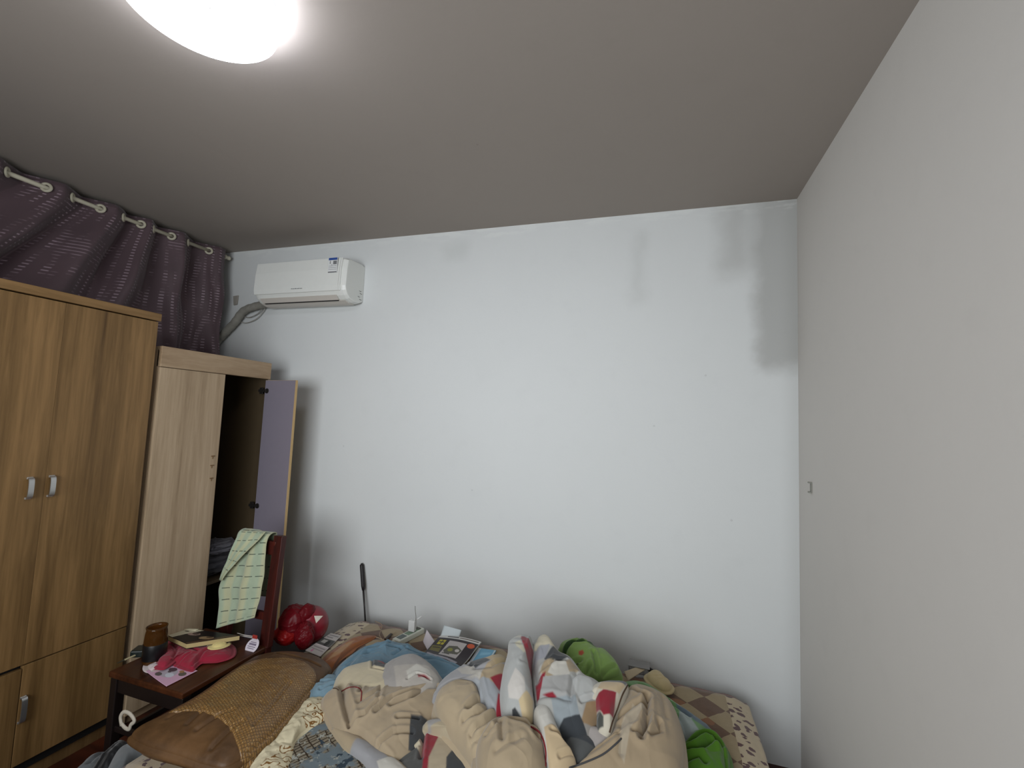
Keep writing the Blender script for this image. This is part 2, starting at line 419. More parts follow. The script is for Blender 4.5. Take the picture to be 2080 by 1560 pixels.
    # maker's lettering is an unreadable short dark line in the photo: a row of small strokes
    p = atY(592, 583.5, 2.485); q = atY(614, 582, 2.485); bm = B()
    for k in range(9):
        xx = p[0]+(q[0]-p[0])*k/8.5; w = 0.004+0.0015*(k % 2)
        addbox(bm, (xx, 2.4835, 2.4905), (xx+w, 2.4850, 2.4955 if k % 3 else 2.4965))
    g = obj('lettering', bm, plain('logo_grey', (88, 88, 92)), root)
    # embossed marks on the side cap
    for k, (px, py) in enumerate(((732, 592), (733, 597), (729, 603), (732, 609))):
        q = atX(px, py, x1+.0005)
        obj('side_mark', tube(B(), [q+np.array([0, -.012, .002]), q+np.array([0, 0, -.001]), q+np.array([0, .010, .001])], .0016, 5), Mk, root)
    # insulated hose bundle running down behind the curtain
    Mh = plain('hose_wrap', (140, 138, 130), 0.75, var=0.25, scale=18, bump=0.5, bdist=0.01)
    hp = [(548, 616, 2.64), (520, 622, 2.655), (495, 632, 2.655), (477, 655, 2.655), (455, 678, 2.655), (436, 700, 2.655), (425, 730, 2.655)]
    pts = smooth_path([atY(*p) for p in hp], 8)
    bm = tube(B(), pts, [0.029+0.0015*math.sin(i*1.7) for i in range(len(pts))], 16)
    h = obj('hose_bundle', bm, Mh, smooth=True)
    tag(h, 'grey wrapped air conditioner hose bundle bending down behind the curtain', 'hose')
    hp = [(540, 618, 2.66), (535, 632, 2.68), (520, 648, 2.68), (500, 656, 2.69), (485, 652, 2.68)]
    c1 = obj('cable', tube(B(), smooth_path([atY(*p) for p in hp]), 0.0035, 6), plain('cable_grey', (170, 168, 162)), smooth=True)
    tag(c1, 'thin pale cable looping lowest below the hose bundle', 'cable')
    hp = [(536, 620, 2.66), (525, 636, 2.68), (505, 645, 2.68), (488, 640, 2.67)]
    c2 = obj('cable', tube(B(), smooth_path([atY(*p) for p in hp]), 0.0035, 6), plain('cable_grey2', (150, 148, 142)), smooth=True)
    tag(c2, 'thin grey cable just under the hose bundle, above the other cable', 'cable')
    a = atY(476, 602, 2.7); 
    w = obj('wall_putty', prism(B(), [(a[0], 2.699, a[2]), (a[0]+.05, 2.699, a[2]+.004), (a[0]+.046, 2.699, a[2]-.07), (a[0]+.012, 2.699, a[2]-.075)], (0, -.012, 0)),
            plain('putty_grey', (150, 146, 138), 0.9, bump=.5), bevel=.004)
    tag(w, 'small grey cable clip block stuck on the wall left of the air conditioner', 'wall clip')
aircon()

# ---------------------------------------------------------------- wardrobes
M_oak = wood('golden_oak', (74, 52, 28), (110, 84, 50), (142, 110, 70), streak=(6, 6, 0.35))
M_oak_h = wood('golden_oak_side', (74, 52, 30), (102, 78, 48), (124, 96, 62))
M_ash = wood('pale_ash', (138, 116, 90), (168, 146, 118), (190, 168, 140), streak=(7, 7, 0.45))
M_ash_rail = wood('pale_ash_rail', (130, 108, 82), (160, 136, 108), (180, 158, 130), streak=(7, 0.6, 7))
M_lilac = plain('lilac_laminate', (128, 122, 134), 0.45, var=0.03)
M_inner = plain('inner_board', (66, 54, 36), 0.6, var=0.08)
M_dark = plain('dark_gap', (14, 12, 12), 0.8)
M_chrome = plain('brushed_metal', (205, 205, 205), 0.28, metal=0.9, var=0.03)
XW = -2.555
def pull(parent, x, y, z, L=0.085):
    """arched metal pull standing off the door"""
    root = None
    bm = B()
    pts = [(x, y, z+L/2), (x+.013, y, z+L/2-.002), (x+.018, y, z+L/4), (x+.018, y, z-L/4), (x+.013, y, z-L/2+.002), (x, y, z-L/2)]
    sec = []
    P = smooth_path(pts, 5)
    for p, q in zip(P, P[1:]): rounded_bar(bm, p, q+(q-p)*.15, 0.019, 0.004, up=(1, 0, 0.01))
    h = obj('handle', bm, M_chrome, parent); h['label'] = 'brushed metal arched pull handle'
    for s in (1, -1):
        box('handle_foot', (x-.0005, y-.0105, z+s*L/2-.005), (x+.006, y+.0105, z+s*L/2+.005), M_chrome, parent, bevel=.002)
def wardrobe_one():
    ya, yb = 0.12, 1.712; zt = 2.137; zb = 0.075; xb = -3.06; seam = 1.312
    root = empty('wardrobe', (-2.8, .9, 0), 'tall golden oak wardrobe nearest the camera on the left, doors closed', 'wardrobe')
    t = 0.018
    box('top_board', (xb, ya-.005, zt-.04), (XW+.004, yb+.012, zt), wood('oak_top', (86, 62, 36), (122, 94, 58), (146, 114, 74), streak=(7, .5, 7)), root, bevel=.002)
    box('side_panel', (xb, yb-t, 0), (XW-.02, yb, zt-.04), M_oak_h, root, bevel=.001)
    box('side_panel', (xb, ya, 0), (XW-.02, ya+t, zt-.04), M_oak_h, root, bevel=.001)
    box('back_panel', (xb, ya+t, 0.02), (xb+.006, yb-t, zt-.04), M_inner, root, bevel=0)
    box('recess', (XW-.03, ya+t, 0.06), (XW-.0225, yb-t, zt-.042), M_dark, root, bevel=0)
    box('plinth', (xb+.1, ya+t, 0), (XW-.035, yb-t, .085), M_oak_h, root, bevel=.001)
    zs = 0.520
    for i, (a, b) in enumerate(((ya, .5), (.5, .906), (.906, seam), (seam, yb))):
        right = i % 2 == 1
        d = box('door', (XW-.02, a+.0004, zs+.003), (XW, b-.0004, zt-.046), M_oak, root, bevel=.0004)
        pull(d, XW, (b-.054) if not right else (a+.020), 1.272)
        zl = zs-.003 if right else zs-.014
        e = box('lower_door', (XW-.02, a+.0015, zb+.03), (XW, b-.0015, zl), M_oak, root, bevel=.0012)
        if right: pull(e, XW, a+.012, .335, 0.10)
wardrobe_one()
def wardrobe_two():
    ya, yb = 1.745, 2.479; zt = 1.65+0.3185; xb = -3.06; seam = 2.137; t = 0.018; zd = zt-.115
    root = empty('wardrobe', (-2.8, 2.1, 0), 'pale ash wardrobe in the corner with its far door standing open', 'wardrobe')
    box('top_rail', (XW-.03, ya, zd+.003), (XW+.002, yb, zt), M_ash_rail, root, bevel=.0015)
    box('top_board', (xb, ya, zt-.02), (XW-.03, yb, zt-.002), M_ash_rail, root, bevel=.001)
    box('side_panel', (xb, ya, 0), (XW-.02, ya+t, zt-.02), M_ash, root, bevel=.001)
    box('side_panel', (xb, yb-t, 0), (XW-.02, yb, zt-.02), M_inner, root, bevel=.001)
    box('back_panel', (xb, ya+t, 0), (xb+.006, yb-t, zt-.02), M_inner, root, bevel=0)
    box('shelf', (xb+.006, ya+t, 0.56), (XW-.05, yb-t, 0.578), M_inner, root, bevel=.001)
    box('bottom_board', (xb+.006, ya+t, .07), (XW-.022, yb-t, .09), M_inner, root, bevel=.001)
    box('plinth', (XW-.06, ya+t, 0), (XW-.04, yb-t, .07), M_ash_rail, root, bevel=.001)
    d = box('door', (XW-.018, ya+.002, .06), (XW, seam-.001, zd), M_ash, root, bevel=.0012)
    # stubs left where its handle came off
    Ms = plain('peeled_mark', (120, 92, 60), 0.7)
    for px, py in ((433, 926), (431, 945), (430, 971)):
        q = atX(px, py, XW+.0015)
        box('handle_stub', (XW-.0005, q[1]-.012, q[2]-.004), (XW+.003, q[1]+.012, q[2]+.002), Ms, d, bevel=.001)
        box('handle_stub', (XW-.0005, q[1]-.003, q[2]-.018), (XW+.003, q[1]+.001, q[2]-.004), Ms, d, bevel=.001)
    # open door, hinged on the far side panel
    W = seam-yb; L = 0.295; ang = math.radians(-8.0)
    hx, hy = XW-.002, yb-.034
    R = Matrix.Rotation(ang, 3, 'Z')
    od = box('door', (hx, hy, .06), (hx+L, hy+.017, zd-.005), M_ash, root, bevel=0.001, R=R, piv=(hx, hy, 1))
    od['label'] = 'open door with lilac laminate on its inner face'
    box('inner_face', (hx+.0005, hy-.001, .062), (hx+L-.002, hy+.0005, zd-.007), M_lilac, od, bevel=0, R=R, piv=(hx, hy, 1))
    box('edge_band', (hx+L-.0005, hy+.0005, .06), (hx+L+.001, hy+.0165, zd-.005), plain('edge_tan', (190, 160, 112), .5), od, bevel=0, R=R, piv=(hx, hy, 1))
    Mh = plain('hinge_metal', (60, 56, 54), 0.35, metal=0.7)
    for z in (1.775, 1.005, .35):
        bm = B(); 
        lathe(bm, [(0, 0), (.017, 0), (.017, .006), (.012, .008), (0, .008)], (hx+.022, hy-.009, z), 18, Matrix.Rotation(-math.pi/2, 3, 'X'))
        addbox(bm, (hx-.045, hy-.014, z-.009), (hx+.02, hy-.006, z+.009)); addbox(bm, (hx-.04, hy-.008, z-.022), (hx-.012, hy-.002, z+.022))
        obj('hinge', bm, Mh, od, bevel=.0015)
wardrobe_two()

# ---------------------------------------------------------------- cloth lobes
def cr_closed(P, N):
    """closed Catmull-Rom outline resampled to N points"""
    P = np.array(P, float); n = len(P); out = []
    for i in range(n):
        a, b, c, d = P[i-1], P[i], P[(i+1) % n], P[(i+2) % n]
        for t in np.linspace(0, 1, 16, endpoint=False):
            out.append(0.5*((2*b)+(c-a)*t+(2*a-5*b+4*c-d)*t*t+(-a+3*b-3*c+d)*t**3))
    out = np.array(out); L = np.r_[0, np.cumsum(np.linalg.norm(np.diff(np.r_[out, out[:1]], axis=0), axis=1))]
    out = np.r_[out, out[:1]]; s = np.linspace(0, L[-1], N, endpoint=False)
    return np.c_[[np.interp(s, L, out[:, k]) for k in range(out.shape[1])]].T
def inpoly(P, poly):
    poly = np.array(poly, float); c = np.zeros(len(P), bool); n = len(poly)
    for i in range(n):
        a, b = poly[i], poly[(i+1) % n]
        m = ((a[1] > P[:, 1]) != (b[1] > P[:, 1])) & (P[:, 0] < (b[0]-a[0])*(P[:, 1]-a[1])/(b[1]-a[1]+1e-12)+a[0])
        c ^= m
    return c
def segdist(P, pl):
    pl = np.array(pl, float); d = np.full(len(P), 1e9)
    for a, b in zip(pl[:-1], pl[1:]):
        ab = b-a; t = np.clip(((P-a)@ab)/(ab@ab+1e-12), 0, 1); d = np.minimum(d, np.linalg.norm(P-a-t[:, None]*ab, axis=1))
    return d
def wnoise(P, freq, seed, octaves=3):
    rs = np.random.RandomState(seed); out = np.zeros(len(P)); amp = 1.0; Q = P*freq
    for o in range(octaves):
        w = Q.copy()
        for k in range(3):
            a = rs.rand()*6.28; w = w+0.45*np.c_[np.sin(Q@[math.cos(a), math.sin(a)]*1.3+rs.rand()*6), np.cos(Q@[math.sin(a), -math.cos(a)]*1.1+rs.rand()*6)]
        v = np.zeros(len(P))
        for k in range(4):
            a = rs.rand()*6.28; v += np.sin(w@[math.cos(a), math.sin(a)]*(1+rs.rand()*.6)+rs.rand()*6)
        out += amp*v/4; amp *= 0.5; Q = Q*2.1
    return out
def plane_pt(px, py, pl):
    """pixel -> point on the sloping surface z = z0 + sx*(X-X0) + sy*(Y-Y0)"""
    z0, sx, sy, X0, Y0 = pl
    d = ray(px, py)
    t = (z0-CAM[2]-sx*X0-sy*Y0)/(d[2]-sx*d[0]-sy*d[1])
    return CAM+d*t
def lobe_data(outline, pl, T, zbase, base, patches=(), folds=(), noise=0.006, nf=9.0, seed=1, N=220, R=50, center=None, power=2.6, ripple=(), under=0.02):
    N = int(N*1.5); R = int(R*1.5)
    O = cr_closed(outline, N)
    c = np.array(center if center is not None else O.mean(0), float)
    rr = np.sin(np.linspace(0, 1, R)*math.pi/2)**0.9
    px = (c+(O-c)*rr[:, None, None]).reshape(-1, 2)
    z0, sx, sy, X0, Y0 = pl
    d = RT*((px[:, :1]-1040)/F)-UP*((px[:, 1:]-780)/F)+fw
    t = (z0-CAM[2]-sx*X0-sy*Y0)/(d[:, 2]-sx*d[:, 0]-sy*d[:, 1])
    W = CAM+d*t[:, None]
    nrm = np.array([-sx, -sy, 1.0]); nrm /= np.linalg.norm(nrm)
    r = np.repeat(rr, N)
    h = T*(1-r**power)**0.55-T*.25
    env = np.clip((1-r)*6, 0, 1)
    XY = W[:, :2]
    h += noise*wnoise(XY, nf, seed)*(0.35+0.65*env)
    h += .55*noise*np.exp(-np.abs(wnoise(XY, nf*1.6, seed+200, 2))*3.2)*env-.45*noise*np.exp(-np.abs(wnoise(XY, nf*1.3, seed+300, 2))*5)*env+.0012*wnoise(XY, 60, seed+400, 2)*env
    def topx(poly): return np.array([plane_pt(a, b, pl)[:2] for a, b in poly])
    for pts, dep, wid in folds:
        dd = segdist(XY, topx(pts))
        h += -dep*np.exp(-(dd/wid)**1.25)+0.42*dep*np.exp(-((dd-2.0*wid)/(1.1*wid))**2)
    for (ang, fr, amp) in ripple:
        q = XY@np.array([math.cos(ang), math.sin(ang)]); q2 = XY@np.array([-math.sin(ang), math.cos(ang)])
        h += amp*(1-np.abs(np.sin(q*fr+1.6*np.sin(q2*fr*.33+seed))))*env
    W = W+nrm*h[:, None]
    W[:, 2] = np.maximum(W[:, 2], zbase+.004)
    col = np.tile(np.array(lin(base)), (len(W), 1))
    for poly, cc in patches:
        dd = segdist(px, list(poly)+[poly[0]]); a = np.where(inpoly(px, poly), .5+.5*np.clip(dd/1.3, 0, 1), .5-.5*np.clip(dd/1.3, 0, 1))[:, None]
        col = col*(1-a)+np.array(lin(cc))*a
    # skirt: the edge rolls under and goes down to what it lies on
    last = W[-N:]; cw = W[:N].mean(0); extra = []
    for k, (s, f) in enumerate(((-.012, .08), (-.02, .25), (-.012, .55), (0.0, .85), (.02, 1.0))):
        e = last.copy(); dirn = cw[:2]-e[:, :2]; L = np.linalg.norm(dirn, axis=1, keepdims=True)+1e-6
        e[:, :2] += dirn/L*(np.minimum(s+under*f, .03)); e[:, 2] = last[:, 2]+(zbase-last[:, 2])*f
        extra.append(e)
    V = np.concatenate([W]+extra); C = np.concatenate([col]+[col[-N:]]*5)
    nr = R+5
    i = np.arange(N); j = (i+1) % N
    Fs = np.concatenate([np.c_[k*N+i, k*N+j, (k+1)*N+j, (k+1)*N+i] for k in range(nr-1)])
    return V, Fs, C
def cloth_obj(name, lobes, mat, parent=None, zt=None):
    Vs, Fs, Cs = [], [], []; n = 0
    for V, F_, C in lobes: Vs.append(V); Fs.append(F_+n); Cs.append(C); n += len(V)
    V = np.concatenate(Vs); F_ = np.concatenate(Fs); C = np.concatenate(Cs)
    me = bpy.data.meshes.new(name)
    me.vertices.add(len(V)); me.vertices.foreach_set('co', V.astype('f').ravel())
    me.loops.add(F_.size); me.loops.foreach_set('vertex_index', F_.astype('i').ravel())
    me.polygons.add(len(F_)); me.polygons.foreach_set('loop_start', (np.arange(len(F_))*4).astype('i'))
    me.update(calc_edges=True); me.validate()
    a = me.color_attributes.new('col', 'FLOAT_COLOR', 'POINT')
    a.data.foreach_set('color', np.c_[C, np.ones(len(C))].astype('f').ravel())
    return link_mesh(name, me, mat, parent, smooth=True)
#PART2
# ---------------------------------------------------------------- bed
ZB = 0.3855; BX0, BX1, BY0, BY1 = -1.769, 0.414, 0.52, 2.511
def bed():
    root = empty('bed', ((BX0+BX1)/2, 1.5, 0), 'low wide bed pushed towards the white back wall', 'bed')
    Mw = wood('bed_frame_wood', (62, 34, 20), (86, 48, 28), (104, 62, 38), streak=(2, 8, 8))
    Mm = plain('mattress_ticking', (150, 138, 116), 0.9)
    box('frame', (BX0+.03, BY0+.02, .08), (BX1-.03, BY1-.02, .17), Mw, root, bevel=.008)
    for x in (BX0+.06, BX1-.14):
        for y in (BY0+.05, BY1-.13): box('leg', (x, y, 0), (x+.08, y+.08, .08), Mw, root, bevel=.004)
    box('mattress', (BX0+.01, BY0, .17), (BX1-.01, BY1-.005, ZB-.006), Mm, root, bevel=.035, )
bed()
def bedspread():
    """quilted cover: brown and cream diamonds, cream borders with dark spots, hanging over both sides"""
    t = NT('bedspread_cloth'); uv = t.coord('UV'); u, v, _ = t.xyz(uv)      # uv in metres from the back left corner
    W = BX1-BX0
    wob = t.math('MULTIPLY', t.math('SUBTRACT', t.noise(uv, 9, 3), 0.5), 0.016)
    uu = t.math('ADD', u, wob); vv = t.math('ADD', v, wob)
    a = t.math('MULTIPLY', t.math('ADD', uu, vv), 1/0.16); b = t.math('MULTIPLY', t.math('SUBTRACT', uu, vv), 1/0.16)
    ca = t.math('MODULO', t.math('FLOOR', t.math('ADD', a, 100.0)), 2.0); cb = t.math('MODULO', t.math('FLOOR', t.math('ADD', b, 100.0)), 2.0)
    chk = t.math('ABSOLUTE', t.math('SUBTRACT', ca, cb))
    n = t.noise(uv, 26, 5, .6)
    brown = t.mix(n, rgba((80, 56, 40)), rgba((106, 78, 56))); cream = t.mix(n, rgba((132, 116, 86)), rgba((156, 138, 106)))
    rust = t.mix(n, rgba((126, 78, 46)), rgba((144, 96, 58)))
    third = t.math('GREATER_THAN', t.noise(t.coord('UV', (1, 1, 1), (3.3, 1.7, 0)), 5.0, 1), 0.60)
    brown = t.mix(t.math('MULTIPLY', third, 0.7), brown, rust)
    col = t.mix(chk, brown, cream)
    vo = t.node('ShaderNodeTexVoronoi'); t.l.new(t.coord('UV', (1, 1.25, 1)), vo.inputs['Vector']); vo.inputs['Scale'].default_value = 24; vo.inputs['Randomness'].default_value = 0.75
    n2 = t.noise(uv, 40, 2)
    dot = t.math('LESS_THAN', vo.outputs['Distance'], t.math('MULTIPLY', n2, 0.78))
    bcol = t.mix(dot, t.mix(n, rgba((166, 150, 122)), rgba((186, 170, 142))), rgba((74, 40, 40)))
    border = t.math('MAXIMUM', t.math('LESS_THAN', uu, 0.135), t.math('GREATER_THAN', uu, W-0.085))
    col = t.mix(border, col, bcol)
    edge = t.math('LESS_THAN', v, 0.012)
    col = t.mix(edge, col, rgba((104, 60, 44)))
    t.out(col, 0.9, 0, 0.15); t.b.inputs['Sheen Weight'].default_value = 0.3
    t.bump(t.math('ADD', t.noise(uv, 160, 3), t.math('MULTIPLY', chk, 0.5)), 0.25, 0.002)
    # profile across the bed: floor side, up over the edge, across, over, down
    prof = [(-.30, 'L')]
    us = np.concatenate([np.linspace(-.27, 0, 26)[:-1], np.linspace(0, W, 420), np.linspace(W, W+.27, 26)[1:]])
    vs = np.linspace(0, 1.85, 330)
    U, V = np.meshgrid(us, vs)
    def over(d, r=.02):
        """distance past the edge -> (outward, down)"""
        dd = np.clip(d, 0, None); o = np.minimum(dd, r)*.9; return o, np.maximum(dd-r*.7, 0)
    oL, dL = over(-U); oR, dR = over(U-W)
    X = BX0+np.clip(U, 0, W)-oL+oR
    rnd = 0.055
    X = np.where(U > W-rnd*2, X, X)
    P2 = np.c_[U.ravel(), V.ravel()]
    n1 = wnoise(P2, 3.0, 5, 2).reshape(U.shape); n2 = wnoise(P2, 11.0, 8, 3).reshape(U.shape)
    side = np.clip((dL+dR)/.1, 0, 1)
    Z = ZB+.001+.004*n1+.0028*n2-dL-dR
    # soft rounded border of the mattress
    eb = np.minimum(np.minimum(U, W-U), 0.09).clip(0)/0.09; Z -= (1-eb)**2*.022*(side < 1)
    X = X+side*(.010*np.sin(V*38+n1*2))*np.where(U < W/2, 1, 1)
    ebv = np.clip(V/0.05, 0, 1); Z -= (1-ebv)**2*.010
    Y = BY1-V+.004*n1
    # back hem: scalloped
    Y += (V < .004)*.010*np.abs(np.sin(U*26))
    nr, nc = U.shape
    co = np.c_[X.ravel(), Y.ravel(), np.maximum(Z, .05).ravel()]
    idx = (np.arange(nr-1)[:, None]*nc+np.arange(nc-1)).ravel()
    Fs = np.c_[idx, idx+nc, idx+nc+1, idx+1]
    me = bpy.data.meshes.new('bedspread'); me.vertices.add(len(co)); me.vertices.foreach_set('co', co.astype('f').ravel())
    me.loops.add(Fs.size); me.loops.foreach_set('vertex_index', Fs.astype('i').ravel())
    me.polygons.add(len(Fs)); me.polygons.foreach_set('loop_start', (np.arange(len(Fs))*4).astype('i')); me.update(calc_edges=True)
    ul = me.uv_layers.new(name='uv'); UVf = np.c_[U.ravel(), V.ravel()]; ul.data.foreach_set('uv', UVf[Fs.ravel()].astype('f').ravel())
    o = link_mesh('bedspread', me, t.m, smooth=True)
    tag(o, 'brown and cream diamond quilt with spotted cream borders spread over the bed', 'bedspread')
bedspread()
ZS = ZB+.006
FLAT = (ZS, 0, 0, 0, 0)
M_quilt = vcol('duvet_cloth', sheen=.25, mottle=.09)
M_clothv = vcol('soft_cloth', sheen=.2, mottle=.08)
CR, GY, WH, DK, RD, BE, PB = (180, 170, 148), (146, 146, 148), (190, 187, 178), (62, 64, 66), (136, 38, 50), (160, 144, 118), (142, 150, 154)

# cream ruffled band and blue-grey knitted-look throw (front left of the bed)
def throw():
    t = NT('throw_cloth'); v = t.coord(); a = t.node('ShaderNodeAttribute', attribute_name='col')
    g = t.coord(rot=(0, 0, .55), scale=(1, 1, 1)); x, y, z = t.xyz(g)
    warp = t.math('MULTIPLY', t.noise(v, 6, 2), .05)
    gx = t.math('ABSOLUTE', t.math('SUBTRACT', t.math('FRACT', t.math('MULTIPLY', t.math('ADD', x, warp), 62)), .5))
    gy = t.math('ABSOLUTE', t.math('SUBTRACT', t.math('FRACT', t.math('MULTIPLY', t.math('ADD', y, warp), 30)), .5))
    net = t.math('MAXIMUM', t.math('GREATER_THAN', gx, .36), t.math('GREATER_THAN', gy, .42))
    m1 = sstep(t, t.noise(v, 11, 4, .6), .46, .52); m2 = sstep(t, t.noise(t.coord(loc=(2, 3, 0)), 24, 5, .7), .56, .60); m3 = sstep(t, t.noise(t.coord(loc=(7, 1, 0)), 17, 4, .6), .58, .62)
    c = t.mix(t.math('MULTIPLY', net, m1), rgba((132, 124, 108)), rgba((64, 54, 44)))
    c = t.mix(t.math('SUBTRACT', 1.0, m1), c, rgba((112, 124, 130)))
    c = t.mix(m2, c, rgba((164, 166, 158))); c = t.mix(m3, c, rgba((56, 68, 78)))
    t.out(c, .9, 0, .1); t.bump(t.noise(v, 300, 3), .3, .002)
    ol = [(522, 1600), (545, 1530), (585, 1480), (622, 1452), (660, 1432), (700, 1450), (760, 1480), (860, 1560), (880, 1640), (700, 1680)]
    o = cloth_obj('throw', [lobe_data(ol, (ZS+.02, 0, .02, 0, 1.6), .02, ZB-.004, (110, 110, 110), noise=.005, nf=8, seed=3, N=200, R=50)], t.m)
    tag(o, 'blue-grey throw with a dark net pattern at the front of the bed', 'throw')
    # cream gathered border of it, with brown curls
    t = NT('ruffle_cloth'); v = t.coord(); w = t.node('ShaderNodeTexWave', wave_type='RINGS', rings_direction='Z'); 
    t.l.new(t.coord(scale=(1, 1, 1)), w.inputs['Vector']); w.inputs['Scale'].default_value = 13; w.inputs['Distortion'].default_value = 14; w.inputs['Detail'].default_value = 1.5; w.inputs['Detail Scale'].default_value = 2.2
    cur = t.math('MULTIPLY', t.math('GREATER_THAN', w.outputs['Fac'], .80), sstep(t, t.noise(v, 9, 2), .56, .60))
    t.out(t.mix(cur, t.mix(t.noise(v, 10), rgba((196, 186, 156)), rgba((216, 206, 176))), rgba((128, 92, 52))), .9, 0, .1)
    t.bump(t.noise(v, 60, 3), .3, .004)
    ol = [(500, 1600), (520, 1545), (548, 1500), (572, 1462), (598, 1436), (632, 1412), (668, 1420), (690, 1442), (668, 1452), (630, 1462), (600, 1490), (570, 1530), (556, 1580), (530, 1620)]
    # concave: two overlapping pieces
    l1 = lobe_data([(500, 1600), (508, 1556), (528, 1522), (556, 1492), (590, 1496), (596, 1530), (575, 1580), (540, 1625)], (ZS+.028, 0, 0, 0, 1.6), .02, ZB-.004, (200, 190, 160), noise=.006, nf=22, seed=9, N=140, R=36)
    l2 = lobe_data([(545, 1500), (560, 1462), (596, 1432), (640, 1412), (676, 1418), (692, 1440), (650, 1462), (612, 1486), (590, 1512), (560, 1520)], (ZS+.034, 0, 0, 0, 1.6), .022, ZB-.004, (200, 190, 160), noise=.006, nf=22, seed=10, N=150, R=36)
    o2 = cloth_obj('ruffle', [l1, l2], t.m, o); o2['label'] = 'cream gathered edge with brown curl print'
throw()

# blue shirt lying along the back of the duvet
def blue_shirt():
    Bl = (98, 126, 142); L2 = (116, 142, 156)
    pl = (ZS+.05, 0, 0.06, -1, 2.0)
    f = [([(700, 1360), (740, 1330), (790, 1318)], .012, .010), ([(690, 1385), (720, 1350), (775, 1325)], .012, .010), ([(760, 1335), (800, 1328), (860, 1340)], .010, .008),
         ([(800, 1345), (830, 1322)], .010, .008), ([(850, 1350), (905, 1360), (960, 1380)], .010, .010), ([(720, 1335), (760, 1312)], .008, .008)]
    a = lobe_data([(672, 1400), (680, 1362), (705, 1335), (745, 1312), (800, 1303), (850, 1318), (905, 1345), (960, 1365), (985, 1385), (950, 1400), (860, 1395), (760, 1395), (700, 1412)],
                  pl, .055, ZB-.004, Bl, folds=f, noise=.008, nf=13, seed=21, N=240, R=54, center=(800, 1358), ripple=[(0.9, 26, .012)])
    b = lobe_data([(583, 1418), (590, 1400), (612, 1392), (640, 1392), (672, 1372), (700, 1378), (705, 1398), (678, 1412), (640, 1420), (612, 1427), (590, 1430)],
                  (ZS+.035, 0, 0, -1, 2.0), .035, ZB-.004, L2, folds=[([(640, 1398), (690, 1392)], .008, .007), ([(618, 1404), (624, 1420)], .008, .006), ([(650, 1410), (690, 1396)], .008, .006)], noise=.005, nf=18, seed=22, N=160, R=34)
    o = cloth_obj('shirt', [a, b], M_clothv)
    tag(o, 'crumpled light blue shirt behind the left end of the duvet', 'shirt')
blue_shirt()

